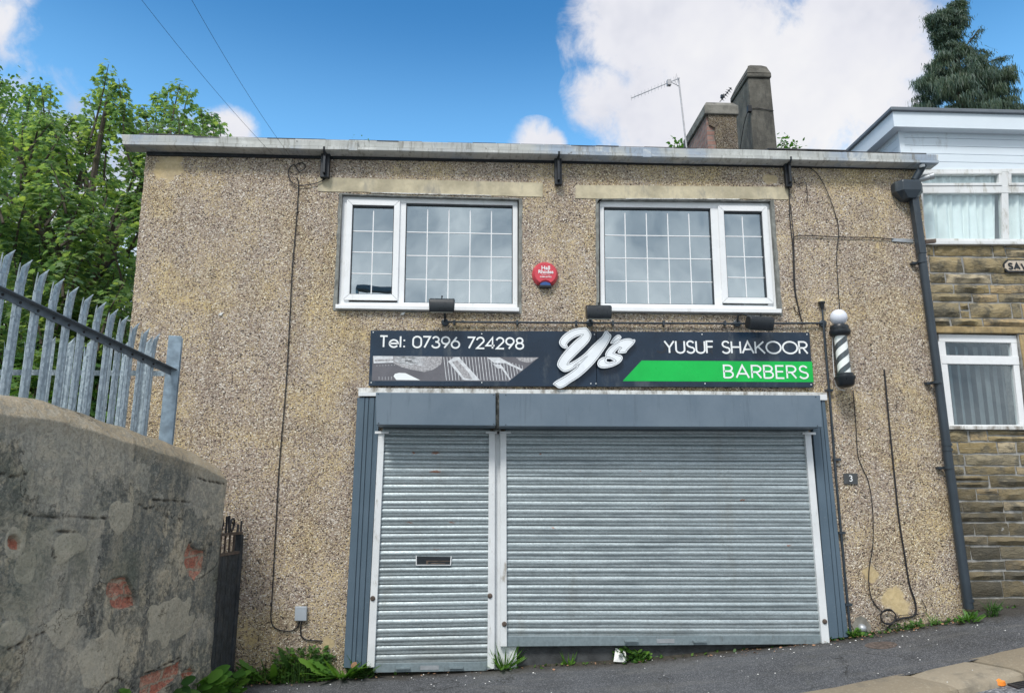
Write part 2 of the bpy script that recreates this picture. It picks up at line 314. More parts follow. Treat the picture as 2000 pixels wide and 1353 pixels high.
glass('coated_glass', .42, (.66, .75, .78)); glass('clear_glass', .12, (.97, 1, 1)); glass('tube_glass', .0, (1, 1, 1))

plain('white_upvc', (.80, .81, .82), .32, var=.04, scale=3, dirt=((.5, .5, .46), .12, 7))
plain('dirty_upvc', (.72, .73, .73), .42, var=.05, scale=3, dirt=((.38, .36, .3), .45, 9))
plain('white_paint', (.70, .72, .73), .5, var=.05, scale=5, dirt=((.30, .27, .22), .22, 11))
plain('peeling_paint', (.66, .66, .64), .7, var=.1, scale=8, dirt=((.22, .2, .17), .6, 12), bumpv=.4)
BGP = 1
def housing_m(g, bs, out, a=(.118, .160, .205), b=(.150, .195, .24)):
    p = g.pos(); n = g.noise(p, 1.3, 6, .65); dr = g.noise(g.scalev(p, (1, 1, .10)), 16, 6, .7); sp_n = g.noise(p, 38, 5, .7)
    c = g.mix(g.mapr(n, .35, .65), a, b); c = g.mix(g.math('MULTIPLY', g.mapr(dr, .54, .70), .35), c, tuple(x*.62 for x in a)); c = g.mix(g.math('MULTIPLY', g.mapr(sp_n, .62, .72), .35), c, (.25, .27, .28))
    g.put(bs, 'Base Color', c); g.put(bs, 'Roughness', g.mapr(n, .3, .7, .34, .52)); g.put(bs, 'Specular IOR Level', .4); bump(g, bs, g.noise(p, 2.2, 3), .12, .03)
mat('housing_paint', housing_m); mat('blue_grey_paint', lambda g, bs, out: housing_m(g, bs, out, (.082, .122, .160), (.10, .145, .188)))
plain('black_plastic', (.013, .017, .022), .35, var=.15, scale=12)
plain('black_paint', (.010, .014, .020), .5, var=.3, scale=12, dirt=((.05, .05, .055), .3, 14))
plain('pipe_plastic', (.030, .042, .055), .36, var=.15, scale=3, dirt=((.07, .08, .085), .25, 7))
plain('black_cable', (.012, .012, .015), .55, var=.2, scale=10)
plain('sign_dark', (.013, .028, .052), .30, var=.18, scale=2.5, spec=.4, dirt=((.07, .085, .10), .3, 6))
plain('sign_ghost', (.014, .020, .032), .36, var=.05, scale=1.5)
plain('sign_white', (.84, .86, .86), .4, var=.02)
plain('sign_green', (.008, .46, .075), .34, var=.09, scale=3, spec=.3)
plain('print_grey', (.125, .12, .135), .35, var=.1, scale=7)
plain('print_light', (.62, .63, .65), .35, var=.2, scale=22)
plain('print_mid', (.36, .35, .36), .35, var=.4, scale=60)
plain('logo_face', (.80, .83, .86), .35, metal=.0, var=.06, scale=8)
plain('logo_line', (.03, .035, .04), .4, var=.1)
plain('alarm_red', (.60, .055, .080), .38, var=.06, scale=12)
plain('alarm_blue', (.03, .10, .32), .2, var=.1)
plain('lamp_globe', (.74, .76, .84), .3, var=.03)
plain('pole_white', (.90, .92, .88), .4, var=.05, scale=12)
plain('pole_stripe', (.055, .065, .07), .4, var=.25, scale=20)
plain('stone_lintel', (.50, .44, .31), .85, var=.25, scale=4, dirt=((.30, .28, .24), .4, 6), bumpv=.35)
plain('mastic', (.22, .225, .21), .85, var=.3, scale=14, dirt=((.10, .10, .09), .5, 16), bumpv=.4)
plain('slate', (.055, .055, .06), .75, var=.4, scale=9, bumpv=.5)
plain('cement', (.20, .19, .165), .9, var=.3, scale=7, dirt=((.09, .085, .075), .5, 5), bumpv=.6)
plain('chimney_render', (.115, .108, .092), .95, var=.28, scale=5, dirt=((.06, .058, .052), .6, 7), bumpv=.7)
plain('terracotta', (.36, .12, .08), .8, var=.2)
plain('mortar', (.30, .295, .28), .95, var=.25, scale=14, bumpv=.5)
plain('dressed_stone', (.34, .25, .125), .88, var=.3, scale=7, dirt=((.15, .13, .10), .5, 8), bumpv=.5)
plain('cladding', (.70, .77, .83), .4, var=.03, scale=2, dirt=((.45, .47, .48), .1, 6))
plain('roof_trim', (.14, .16, .185), .5, var=.1, scale=5)
plain('dark_wood', (.030, .036, .042), .75, var=.4, scale=14, dirt=((.075, .07, .065), .4, 14), bumpv=.4)
plain('iron', (.022, .022, .025), .55, var=.3, scale=20)
plain('rusty_iron', (.10, .075, .06), .8, var=.4, scale=22)
plain('aluminium', (.42, .44, .46), .5, metal=.6, var=.1, scale=20)
plain('aerial_metal', (.42, .41, .42), .5, metal=.3, var=.15, scale=20)
plain('grey_box', (.36, .40, .44), .5, var=.05)
plain('interior_wall', (.60, .61, .60), .9, var=.04)
plain('interior_dark', (.06, .065, .07), .9, var=.2)
plain('riser_dark', (.050, .053, .055), .85, var=.35, scale=7, bumpv=.4)
plain('net_curtain', (.78, .81, .80), .8, var=.06, scale=5)
plain('blind', (.10, .115, .12), .7, var=.15, scale=5)
plain('soil', (.045, .040, .030), .95, var=.4, scale=12, bumpv=.8)
plain('grass_ground', (.045, .07, .025), .95, var=.4, scale=3, bumpv=.8)
plain('plaque_slate', (.06, .065, .068), .6, var=.25, scale=25)
plain('nameplate_cream', (.55, .47, .38), .6, var=.15, scale=25, dirt=((.25, .15, .09), .35, 30))
plain('litter_white', (.78, .78, .76), .6, var=.1)
plain('litter_orange', (.85, .25, .03), .5, var=.1)
plain('dry_leaf', (.34, .19, .11), .7, var=.2)
plain('rust_cover', (.13, .10, .085), .85, var=.5, scale=35, bumpv=.8)
plain('gap_shade_grime', (.045, .048, .045), .9, var=.5, scale=30, dirt=((.25, .25, .22), .5, 30))  # dark base paints the shade of the gap, paler mottling is grime
plain('lens', (.4, .42, .38), .3, var=.1)

# ------------------------------------------------------------------ mesh helpers
class MB:
    def __init__(s): s.v = []; s.f = []
    def add(s, vs, fs):
        o = len(s.v); s.v += [tuple(v) for v in vs]; s.f += [tuple(i+o for i in f) for f in fs]; return s
    def box8(s, p): return s.add(p, [(0, 3, 2, 1), (4, 5, 6, 7), (0, 1, 5, 4), (1, 2, 6, 5), (2, 3, 7, 6), (3, 0, 4, 7)])
    def box(s, x0, x1, y0, y1, z0, z1): return s.box8([(x0, y0, z0), (x1, y0, z0), (x1, y1, z0), (x0, y1, z0), (x0, y0, z1), (x1, y0, z1), (x1, y1, z1), (x0, y1, z1)])
    def prism(s, poly, y0, y1, holes=()):
        """poly of (x, z); extruded from y0 (front) to y1 (back)"""
        loops = [list(poly)] + [list(h) for h in holes]; allp = [q for l in loops for q in l]
        tris = geometry.tessellate_polygon([[Vector((a, b, 0)) for a, b in l] for l in loops])
        n = len(allp); vs = [(a, y0, b) for a, b in allp] + [(a, y1, b) for a, b in allp]
        fs = []
        for t in tris:
            a, b, c = (allp[i] for i in t); cr = (b[0]-a[0])*(c[1]-a[1])-(b[1]-a[1])*(c[0]-a[0])
            t = t if cr > 0 else (t[0], t[2], t[1])
            fs.append(tuple(t)); fs.append(tuple(i+n for i in reversed(t)))
        o = 0
        for l in loops:
            k = len(l); ar = sum(l[i][0]*l[(i+1) % k][1]-l[(i+1) % k][0]*l[i][1] for i in range(k))
            for i in range(k):
                j = (i+1) % k
                q = (o+i, o+i+n, o+j+n, o+j) if (ar > 0) == (l is loops[0]) else (o+j, o+j+n, o+i+n, o+i)
                fs.append(q)
            o += k
        return s.add(vs, fs)
    def tube(s, pts, r, n=8, caps=True):
        pts = [Vector(p) for p in pts]; rs = r if isinstance(r, (list, tuple)) else [r]*len(pts)
        o = len(s.v); up = None
        for i, p in enumerate(pts):
            d = (pts[min(i+1, len(pts)-1)]-pts[max(i-1, 0)]).normalized()
            if up is None: up = d.orthogonal().normalized()
            up = (up-d*up.dot(d)).normalized() if (up-d*up.dot(d)).length > 1e-6 else d.orthogonal().normalized()
            sd = d.cross(up)
            for k in range(n):
                a = 2*PI*k/n; s.v.append(tuple(p+up*math.cos(a)*rs[i]+sd*math.sin(a)*rs[i]))
        for i in range(len(pts)-1):
            for k in range(n):
                a = o+i*n+k; b = o+i*n+(k+1) % n; s.f.append((a, b, b+n, a+n))
        if caps: s.f.append(tuple(o+k for k in reversed(range(n)))); s.f.append(tuple(o+(len(pts)-1)*n+k for k in range(n)))
        return s
    def lathe(s, prof, c, axis=(0, 0, 1), n=24):
        """prof: list of (radius, height) along the axis"""
        ax = Vector(axis).normalized(); u = ax.orthogonal().normalized(); v = ax.cross(u); c = Vector(c); o = len(s.v)
        for r, h in prof:
            for k in range(n):
                a = 2*PI*k/n; s.v.append(tuple(c+ax*h+(u*math.cos(a)+v*math.sin(a))*r))
        for i in range(len(prof)-1):
            for k in range(n):
                a = o+i*n+k; b = o+i*n+(k+1) % n; s.f.append((a, b, b+n, a+n))
        s.f.append(tuple(o+k for k in reversed(range(n)))); s.f.append(tuple(o+(len(prof)-1)*n+k for k in range(n)))
        return s
    def build(s, name, m, parent=None, smooth=False, bevel=0.0):
        me = bpy.data.meshes.new(name); off = Vector((0, 0, 0)); q = parent
        while q is not None: off += q.location; q = q.parent
        me.from_pydata([tuple(Vector(v)-off) for v in s.v], [], s.f); me.validate(); me.update()
        me.materials.append(MATS[m] if isinstance(m, str) else m)
        if smooth:
            me.polygons.foreach_set('use_smooth', [True]*len(me.polygons))
            me.set_sharp_from_angle(angle=math.radians(40))
        o = bpy.data.objects.new(name, me); COL.objects.link(o)
        if parent is not None: o.parent = parent
        if bevel:
            b = o.modifiers.new('edge', 'BEVEL'); b.width = bevel; b.segments = 2; b.limit_method = 'ANGLE'; b.angle_limit = math.radians(40)
        return o
def tag(o, label=None, cat=None, group=None, kind=None):
    if label: o['label'] = label
    if cat: o['category'] = cat
    if group: o['group'] = group
    if kind: o['kind'] = kind
    return o
def thing(name, loc, label, cat, group=None):
    o = bpy.data.objects.new(name, None); COL.objects.link(o); o.location = loc; o.empty_display_size = .1
    return tag(o, label, cat, group)
def copy_tree(o, parent=None):
    c = o.copy(); COL.objects.link(c)
    if parent is not None: c.parent = parent
    for ch in [x for x in COL.objects if x.parent == o]: copy_tree(ch, c)
    return c
class Q:
    """quadrilateral on a wall plane measured by its four corners (top left, top right, bottom right, bottom left)"""
    def __init__(s, tl, tr, br, bl, Y): s.c = [P(*p, Y) for p in (tl, tr, br, bl)]; s.Y = Y
    def m(s, u, v):
        a, b, c, d = s.c; t = a.lerp(b, u); e = d.lerp(c, u); q = t.lerp(e, v); return (q.x, q.z)
    def W(s): return ((s.c[1]-s.c[0]).length+(s.c[2]-s.c[3]).length)/2
    def H(s): return ((s.c[3]-s.c[0]).length+(s.c[2]-s.c[1]).length)/2
    def box(s, mb, u0, u1, v0, v1, y0, y1):
        pts = [s.m(u0, v1), s.m(u1, v1), s.m(u1, v0), s.m(u0, v0)]
        return mb.box8([(pts[0][0], y0, pts[0][1]), (pts[1][0], y0, pts[1][1]), (pts[1][0], y1, pts[1][1]), (pts[0][0], y1, pts[0][1]),
                        (pts[3][0], y0, pts[3][1]), (pts[2][0], y0, pts[2][1]), (pts[2][0], y1, pts[2][1]), (pts[3][0], y1, pts[3][1])])
def qbox(mb, tl, tr, br, bl, y0, y1): return Q(tl, tr, br, bl, y0).box(mb, 0, 1, 0, 1, y0, y1)
def spline(pts, k=6):
    pts = [Vector(p) for p in pts]; out = []
    for i in range(len(pts)-1):
        p0 = pts[max(i-1, 0)]; p1 = pts[i]; p2 = pts[i+1]; p3 = pts[min(i+2, len(pts)-1)]
        for j in range(k):
            t = j/k; out.append(.5*((2*p1)+(p2-p0)*t+(2*p0-5*p1+4*p2-p3)*t*t+(3*p1-p0-3*p2+p3)*t**3))
    out.append(pts[-1]); return out
def wallcable(pxs, Y=-.012, r=.006, k=5, n=6, mb=None):
    mb = mb or MB(); return mb.tube(spline([P(x, y, Y) for x, y in pxs], k), r, n)

# ------------------------------------------------------------------ ground
GP = [(215, 1345), (441, 1334), (500, 1331), (735, 1318), (1010, 1303), (1250, 1288), (1500, 1264), (1640, 1246), (1890, 1208), (2000, 1192)]
gx = [P(x, y).x for x, y in GP]; gz = [P(x, y).z for x, y in GP]
sl0 = (gz[3]-gz[0])/(gx[3]-gx[0]); sl1 = (gz[-1]-gz[-3])/(gx[-1]-gx[-3])
def zf(x):
    if x < gx[0]: return gz[0]+(max(x, gx[0]-14)-gx[0])*sl0
    if x > gx[-1]: return gz[-1]+(min(x, gx[-1]+14)-gx[-1])*sl1
    return float(np.interp(x, gx, gz))
def zg(x, y): return zf(x)+.03*max(min(y, 0), -12)
def ghit(px, py, dz=0):
    r = ray(px, py); lo_, hi = .5, 60
    for _ in range(50):
        m = (lo_+hi)/2; q = CAM+r*m
        if q.z > zg(q.x, q.y)+dz: lo_ = m
        else: hi = m
    return CAM+r*lo_
kf = [ghit(*p) for p in ((1600, 1350), (1776, 1316), (1906, 1290), (2000, 1265))]
kb = np.polyfit([p.x for p in kf], [p.y for p in kf], 1); KSL, KY = kb[0], kb[1]
print('kerb', KSL, KY, 'ground', [round(z, 2) for z in gz], [round(x, 2) for x in gx])
def kerby(x): return KY+KSL*x
KW = .30
def sheet(name, m, x0, x1, yfun0, yfun1, nx, ny, dz, jit=0.0, label=None):
    mb = MB(); vs = []
    for i in range(nx+1):
        x = x0+(x1-x0)*i/nx
        for j in range(ny+1):
            y = yfun0(x)+(yfun1(x)-yfun0(x))*j/ny
            vs.append((x, y, zg(x, y)+dz+jit*noise.noise(Vector((x*1.3, y*1.3, 0)))))
    fs = [(i*(ny+1)+j, (i+1)*(ny+1)+j, (i+1)*(ny+1)+j+1, i*(ny+1)+j+1) for i in range(nx) for j in range(ny)]
    mb.add(vs, fs); return tag(mb.build(name, m, smooth=True), kind='structure')
# one wide sheet of land to the horizon, the paving and carriageway lie on it
mb = MB(); rings = [-900, -300, -80, -30, -18, -10, -6, -4, -2, 0, 2, 4, 6, 8, 12, 20, 40, 120, 400, 900]
vs = [(x, y, zg(x, y)-.30 if y < 6 else zf(x)-.30+.0*y) for x in rings for y in rings]; n = len(rings)
mb.add(vs, [(i*n+j, (i+1)*n+j, (i+1)*n+j+1, i*n+j+1) for i in range(n-1) for j in range(n-1)])
tag(mb.build('ground', 'grass_ground'), kind='structure')
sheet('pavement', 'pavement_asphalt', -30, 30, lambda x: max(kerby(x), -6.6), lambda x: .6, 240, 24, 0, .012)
sheet('road', 'road_chippings', -60, 60, lambda x: -22, lambda x: kerby(x)-KW+.02, 120, 20, -.10, .01)
# kerb stones
mb = MB(); x = -9.0
rr = random.Random(3)
jx = [ghit(1776, 1316).x, ghit(1906, 1290).x]
xs = [jx[0]-.95*k for k in range(12, 0, -1)]+[jx[0], jx[1]]+[jx[1]+.8*k for k in range(1, 14)]
for a, b in zip(xs, xs[1:]):
    a += .008; b -= .008; N = 8; ins = rr.uniform(-.012, .012); prof = []
    dz = rr.uniform(-.006, .01)
    rows = [(-.035, -.12), (-.035, -.004), (.0, .010), (KW-.07, .010), (KW-.03, .0), (KW, -.03), (KW+.012, -.13), (KW+.01, -.28)]
    vs = []
    for i in range(N+1):
        t = i/N; xx = a+(b-a)*t; rnd = .02*(abs(2*t-1)**6)
        for (dy, h) in rows:
            yy = kerby(xx)-dy*1.0+(-ins if dy > .1 else ins*.3)+(.004*noise.noise(Vector((xx*6, dy*9, 3))))
            xs_ = xx-dy*.42*0   # joints square to the kerb
            vs.append((xs_+dy*.55, yy, zg(xx, yy)+dz+(h if h < 0 else h-rnd)+.008*noise.noise(Vector((xx*4, dy*5, 1)))))
    k = len(rows); fs = [(i*k+j, i*k+j+1, (i+1)*k+j+1, (i+1)*k+j) for i in range(N) for j in range(k-1)]
    fs += [tuple(reversed(range(k))), tuple(N*k+j for j in range(k))]
    mb.add(vs, fs)
tag(mb.build('kerb', 'kerb_stone', smooth=True), kind='structure')

# ------------------------------------------------------------------ the shop building
XL = P(285, 298).x; XR = P(1794, 330).x
shop = thing('shop_building', (P(1000, 1300).x, 0, 0), 'two storey pebbledashed shop with two white windows over grey roller shutters', 'building')
ztl = P(285, 290).z; ztr = P(1794, 320).z
def edge(p0, p1, step=.05, amp=.005):
    p0 = Vector(p0); p1 = Vector(p1); n = max(1, int((p1-p0).length/step)); d = (p1-p0).normalized(); nn = Vector((-d.y, d.x))
    return [tuple(p0.lerp(p1, i/n)+nn*(random.uniform(-amp, amp) if i else 0)) for i in range(n)]
xbl = P(232, 1000).x; xbr = P(1884, 1215).x
cbl, cbr, ctr, ctl = (xbl, -.9), (xbr, -.6), (XR, ztr), (XL, ztl)
outer = edge(cbl, cbr, 10, 0)+edge(cbr, ctr)+edge(ctr, ctl, 10, 0)+edge(ctl, cbl)
def hole(pts): return [(P(x, y).x, P(x, y).z) for x, y in pts]
def jag(pts, amp=.004):
    out = []
    for i in range(4): out += edge(pts[i], pts[(i+1) % 4], .07, amp)
    return out
h1 = jag(hole([(666, 378), (1016, 388), (1015, 606), (655, 600)])); h2 = jag(hole([(1167, 388), (1507, 391), (1524, 610), (1168, 605)]))
mb = MB(); mb.prism(outer, 0, .16, holes=[h1, h2])
mb.box(min(XL, xbl)+.02, XR-.02, 5.8, 6.0, -.9, ztr); mb.box8([(xbl, .161, -.9), (xbl+.2, .161, -.9), (xbl+.2, 5.8, -.9), (xbl, 5.8, -.9), (XL, .161, ztl), (XL+.2, .161, ztl), (XL+.2, 5.8, ztl), (XL, 5.8, ztl)])
mb.box8([(xbr-.2, .161, -.9), (xbr, .161, -.9), (xbr, 5.8, -.9), (xbr-.2, 5.8, -.9), (XR-.2, .161, ztr), (XR, .161, ztr), (XR, 5.8, ztr), (XR-.2, 5.8, ztr)])
mb.build('wall', 'pebbledash', shop)
# room behind the upper windows
za = P(800, 640).z; zb = P(800, 365).z
mb = MB(); mb.box(XL+.3, XR-.3, 2.9, 3.0, za-.3, zb+.1); mb.box(XL+.3, XR-.3, .2, 2.9, zb, zb+.05); mb.box(XL+.3, XR-.3, .2, 2.9, za-.35, za-.3)
mb.box(P(1090, 500).x, P(1090, 500).x+.1, .17, 2.9, za-.3, zb); xq = P(985, 500).x; mb.box(xq, xq+.4, 1.0, 2.88, za-.3, zb-.45); xq = P(1490, 500).x; mb.box(xq, xq+.3, .6, 2.88, za-.3, zb-.02)
mb.build('room', 'interior_wall', shop)

def lintel(tl, tr, br, bl):
    q = Q(tl, tr, br, bl, -.006); mb = MB(); n = 24; y0, y1 = -.006, .08
    top = [q.m(i/n, .02*random.random()) for i in range(n+1)]; bot = [q.m(i/n, 1-.05*random.random()) for i in range(n+1)]
    mb.prism(bot+top[::-1], y0, y1); o = mb.build('lintel', 'stone_lintel', shop)
    mb = MB(); a = [q.m(i/30, .955+.015*random.random()) for i in range(7, 24)]; b = [q.m(i/30, 1.0+.03*random.random()) for i in range(7, 24)]
    mb.prism(b+a[::-1], -.010, -.0065); mb.build('flaking_paint', 'peeling_paint', o)
lintel((621, 346), (1060, 357), (1060, 385), (621, 374)); lintel((1124, 361), (1540, 365), (1540, 390), (1124, 388))
# cement fillet round the windows
for hp in ([(666, 378), (1016, 388), (1015, 606), (655, 600)], [(1167, 388), (1507, 391), (1524, 610), (1168, 605)]):
    o_ = hole(hp); cx = sum(a for a, b in o_)/4; cz = sum(b for a, b in o_)/4
    big = [(a+(.020 if a > cx else -.020), b+(.0 if b > cz else -.035)) for a, b in jag(o_, .006)]
    mb = MB(); sm = [(a+(-.012 if a > cx else .012), b+(-.012 if b > cz else .012)) for a, b in o_]
    mb.prism(big, -.004, .13, holes=[sm]); mb.build('window_surround', 'mastic', shop)

def window(tl, tr, br, bl, Y, fix, sash, sill, sashleft, cols=5, rows=4):
    q = Q(tl, tr, br, bl, Y); W_, H_ = q.W(), q.H()
    fr = MB(); tu, tv = .055/W_, .055/H_; fu0, fu1, fv0, fv1 = fix; su0, su1, sv0, sv1 = sash
    um = (fu0-.035/W_) if sashleft else (fu1+.035/W_)       # centre of the mullion
    q.box(fr, 0, 1, 0, fv0, Y, Y+.07); q.box(fr, 0, 1, fv1, 1, Y, Y+.07)
    if sashleft:
        q.box(fr, su1+.03, fu0, fv0, fv1, Y+.001, Y+.07); q.box(fr, fu1, 1, fv0, fv1, Y+.001, Y+.07); q.box(fr, 0, su0-.005, fv0, fv1, Y+.001, Y+.07)
    else:
        q.box(fr, 0, fu0, fv0, fv1, Y+.001, Y+.07); q.box(fr, fu1, su0-.03, fv0, fv1, Y+.001, Y+.07); q.box(fr, su1+.005, 1, fv0, fv1, Y+.001, Y+.07)
    frame = fr.build('window', 'white_upvc', shop, bevel=.004)
    # opening sash, proud of the frame, with mitred corners
    s_ = MB(); bw, bh = .058/W_, .058/H_; ys = Y-.020
    o_ = [q.m(su0-bw, sv0-bh), q.m(su1+bw, sv0-bh), q.m(su1+bw, sv1+bh), q.m(su0-bw, sv1+bh)]; i_ = [q.m(su0, sv0), q.m(su1, sv0), q.m(su1, sv1), q.m(su0, sv1)]
    for k in range(4):
        a, b = o_[k], o_[(k+1) % 4]; c, d = i_[(k+1) % 4], i_[k]
        dx = .0009; cxm = ((a[0]+b[0]+c[0]+d[0])/4, (a[1]+b[1]+c[1]+d[1])/4)
        sh = lambda p: (p[0]+(cxm[0]-p[0])*.004, p[1]+(cxm[1]-p[1])*.004)
        a, b, c, d = map(sh, (a, b, c, d)); s_.prism([d, c, b, a], ys, Y+.001)
    so = s_.build('sash', 'white_upvc', frame, bevel=.003)
    # rubber gaskets
    gk = MB(); t = .007
    for (u0, u1, v0, v1, y) in ((fu0, fu1, fv0, fv1, Y+.012), (su0, su1, sv0, sv1, Y-.004)):
        q.box(gk, u0, u1, v0, v0+t*2/H_, y, y+.03); q.box(gk, u0, u1, v1-t/H_, v1, y, y+.03); q.box(gk, u0, u0+t/W_, v0, v1, y, y+.031); q.box(gk, u1-t/W_, u1, v0, v1, y, y+.031)
    gk.build('gasket', 'black_plastic', frame)
    gl = MB(); q.box(gl, fu0, fu1, fv0, fv1, Y+.034, Y+.037); gl.build('pane', 'coated_glass', frame)
    gl = MB(); q.box(gl, su0, su1, sv0, sv1, Y+.018, Y+.021); gl.build('pane', 'coated_glass', frame)
    bars = MB(); bw = .010
    for (u0, u1, v0, v1, nc, nr, y) in ((fu0, fu1, fv0, fv1, cols, rows, Y+.030), (su0, su1, sv0, sv1, 2, rows, Y+.014)):
        v0b = v0+.05*(v1-v0)
        for i in range(1, nc): u = u0+(u1-u0)*i/nc; q.box(bars, u-bw/2/W_, u+bw/2/W_, v0b, v1, y, y+.003)
        for j in range(1, nr): v = v0b+(v1-v0b)*j/nr; q.box(bars, u0, u1, v-bw/2/H_, v+bw/2/H_, y-.001, y+.0025)
    bars.build('glazing_bars', 'white_upvc', frame)
    si = MB(); a, b, c, d = sill; qbox(si, a, b, c, d, -.055, Y+.05); si.build('sill', 'white_upvc', frame, bevel=.004)
    return frame
window((669, 382), (1011, 390), (1011, 601), (661, 597), .045, (.362, .972, .055, .965), (.060, .295, .09, .90), ((655, 594), (1014, 600), (1014, 608), (655, 602)), True)
window((1171, 393), (1503, 397), (1517, 604), (1173, 600), .045, (.025, .648, .055, .965), (.722, .948, .085, .90), ((1172, 599), (1527, 603), (1527, 611), (1172, 607)), False)

# eaves: board, box gutter, brackets, roof
GY = -.14
mb = MB(); qbox(mb, (287, 284), (1795, 316), (1795, 331), (287, 303), -.020, -.0005); mb.build('eaves_board', 'black_paint', shop)
gut = Q((237, 263), (1832, 302), (1832, 320), (241, 284), GY)
zsl = gut.m(0, 1)[1]; zsr = gut.m(1, 1)[1]; xl, xr = gut.m(0, 0)[0], gut.m(1, 0)[0]
def gz_(u, v): return gut.m(u, v)
mb = MB(); N = 60
prof = [(GY, 0.0), (GY-.004, .05), (GY, .30), (GY+.004, .58), (GY+.040, .60), (GY+.040, .67), (GY-.016, .69), (GY-.014, .96), (GY, 1.0), (GY+.03, 1.02), (-.004, 1.03), (-.004, .02)]
vs = []; k = len(prof)
for i in range(N+1):
    u = i/N; sag = .006*noise.noise(Vector((u*7, 0, 0)))
    for (y, v) in prof: x, z = gut.m(u, v); vs.append((x, y+.004*noise.noise(Vector((u*20, v*2, 5))), z+sag))
mb.add(vs, [(i*k+j, (i+1)*k+j, (i+1)*k+(j+1) % k, i*k+(j+1) % k) for i in range(N) for j in range(k)]+[tuple(range(k)), tuple(N*k+j for j in reversed(range(k)))])
gu = mb.build('gutter', 'weathered_white_paint', shop)
for px in (690, 1262):
    mb = MB(); x = P(px, 290, GY).x; z0 = gut.m((x-xl)/(xr-xl), 1)[1]; z1 = gut.m((x-xl)/(xr-xl), .25)[1]; mb.box(x-.04, x+.045, GY-.018, GY+.02, z0-.006, z1); mb.build('joint_clip', 'weathered_white_paint', gu)
for (px, ya, yb) in ((634, 303, 346), (1090, 312, 360), (1540, 322, 364)):
    mb = MB(); a = P(px-7, ya, -.07); b = P(px+8, yb, -.07); mb.box(a.x, b.x, -.07, -.0215, b.z, a.z+.02)
    mb.box((a.x+b.x)/2-.012, (a.x+b.x)/2+.012, -.115, -.0705, b.z+.03, a.z+.02); mb.tube([((a.x+b.x)/2, -.09, a.z-.04), ((a.x+b.x)/2, -.15, a.z+.02), ((a.x+b.x)/2, -.155, a.z+.05)], .011, 8)
    mb.build('eaves_bracket', 'black_paint', shop, bevel=.004)
RP = math.radians(20); mb = MB(); ze = gut.m(0, 0)[1]; zer = gut.m(1, 0)[1]; rd = random.Random(5)
def roofz(x, y): t = (x-xl)/(xr-xl); return ze+(zer-ze)*t+.002+(y-GY)*math.tan(RP)
mb.box8([(xl+.15, -.1, roofz(xl+.15, -.1)-.08), (xr-.2, -.1, roofz(xr, -.1)-.08), (xr-.2, 3.2, roofz(xr, 3.2)-.08), (xl+.15, 3.2, roofz(xl, 3.2)-.08),
         (xl+.15, -.1, roofz(xl+.15, -.1)-.035), (xr-.2, -.1, roofz(xr-.2, -.1)-.035), (xr-.2, 3.2, roofz(xr-.2, 3.2)-.035), (xl+.15, 3.2, roofz(xl+.15, 3.2)-.035)])
mb.box8([(xl+.15, 3.2, roofz(xl, 3.2)-.08), (xr-.2, 3.2, roofz(xr, 3.2)-.08), (xr-.2, 6.3, roofz(xr, .3)), (xl+.15, 6.3, roofz(xl, .3)),
         (xl+.15, 3.2, roofz(xl+.15, 3.2)-.035), (xr-.2, 3.2, roofz(xr-.2, 3.2)-.035), (xr-.2, 6.3, roofz(xr-.2, .3)+.04), (xl+.15, 6.3, roofz(xl+.15, .3)+.04)])
roof = mb.build('roof', 'slate', shop)
# slates: only their thin front edges show over the gutter
mb = MB(); x = xl+.16
while x < xr-.25:
    wv = rd.uniform(.22, .30); lift = rd.uniform(.006, .012); yy = GY+rd.uniform(-.005, .015)
    px_ = 1000+FPX*((Vector((x, yy, roofz(x, yy)))-CAM).dot(R))/((Vector((x, yy, roofz(x, yy)))-CAM).dot(F))
    if px_ < 330: lift += .018
    elif 1480 < px_ < 1620: lift += .024
    elif px_ > 1620: lift += .012
    elif px_ > 900: lift += .004
    for rrow in range(9):
        y0 = yy+rrow*.26; xo = x+(.13 if rrow % 2 else 0)
        z0 = roofz(xo, y0)+lift-.012+rrow*0; z1 = roofz(xo, y0+.42)+lift-.022
        mb.box8([(xo, y0, z0-.008), (xo+wv-.006, y0, z0-.008+rd.uniform(-.003, .003)), (xo+wv-.006, y0+.42, z1-.008), (xo, y0+.42, z1-.008), (xo, y0, z0+.004), (xo+wv-.006, y0, z0+.004), (xo+wv-.006, y0+.42, z1+.004), (xo, y0+.42, z1+.004)])
        lift *= .8
    x += wv
mb.build('slates', 'slate', roof)

# chimneys on the ridge
def chim(name_lbl, px0, px1, pytop, pybot, Y, dep, build):
    a = P(px0, pytop, Y); b = P(px1, pybot, Y); return a, b
CY = 3.4
a = P(1461, 152, CY); b = P(1521, 300, CY); dep = .75; zt = a.z; zcap = P(1460, 132, CY).z
mb = MB(); c1 = .030
mb.box8([(a.x, CY, b.z-.8), (b.x, CY, b.z-.8), (b.x, CY+dep, b.z-.8), (a.x, CY+dep, b.z-.8), (a.x, CY, zt), (b.x-.03, CY, zt), (b.x-.03, CY+dep, zt), (a.x, CY+dep, zt)])
x0, x1, y0, y1 = a.x-.02, b.x-.02, CY-.03, CY+dep+.03
mb.box(x0, x1, y0, y1, zt+.001, zt+.075); h = zcap-zt
mb.add([(x0, y0, zt+.075), (x1, y0, zt+.075), (x1, y1, zt+.075), (x0, y1, zt+.075), (x0+.03, y0+.05, zt+h+.06), (x0+.10, y0+.12, zt+h+.10), (x1-.10, y0+.12, zt+h+.10), (x1-.03, y0+.06, zt+h+.06), (x1-.08, y1-.1, zt+h+.08), (x0+.08, y1-.1, zt+h+.08)],
       [(0, 1, 7, 6, 5, 4), (1, 2, 8, 6, 7), (2, 3, 9, 8), (3, 0, 4, 5, 9), (5, 6, 8, 9)])
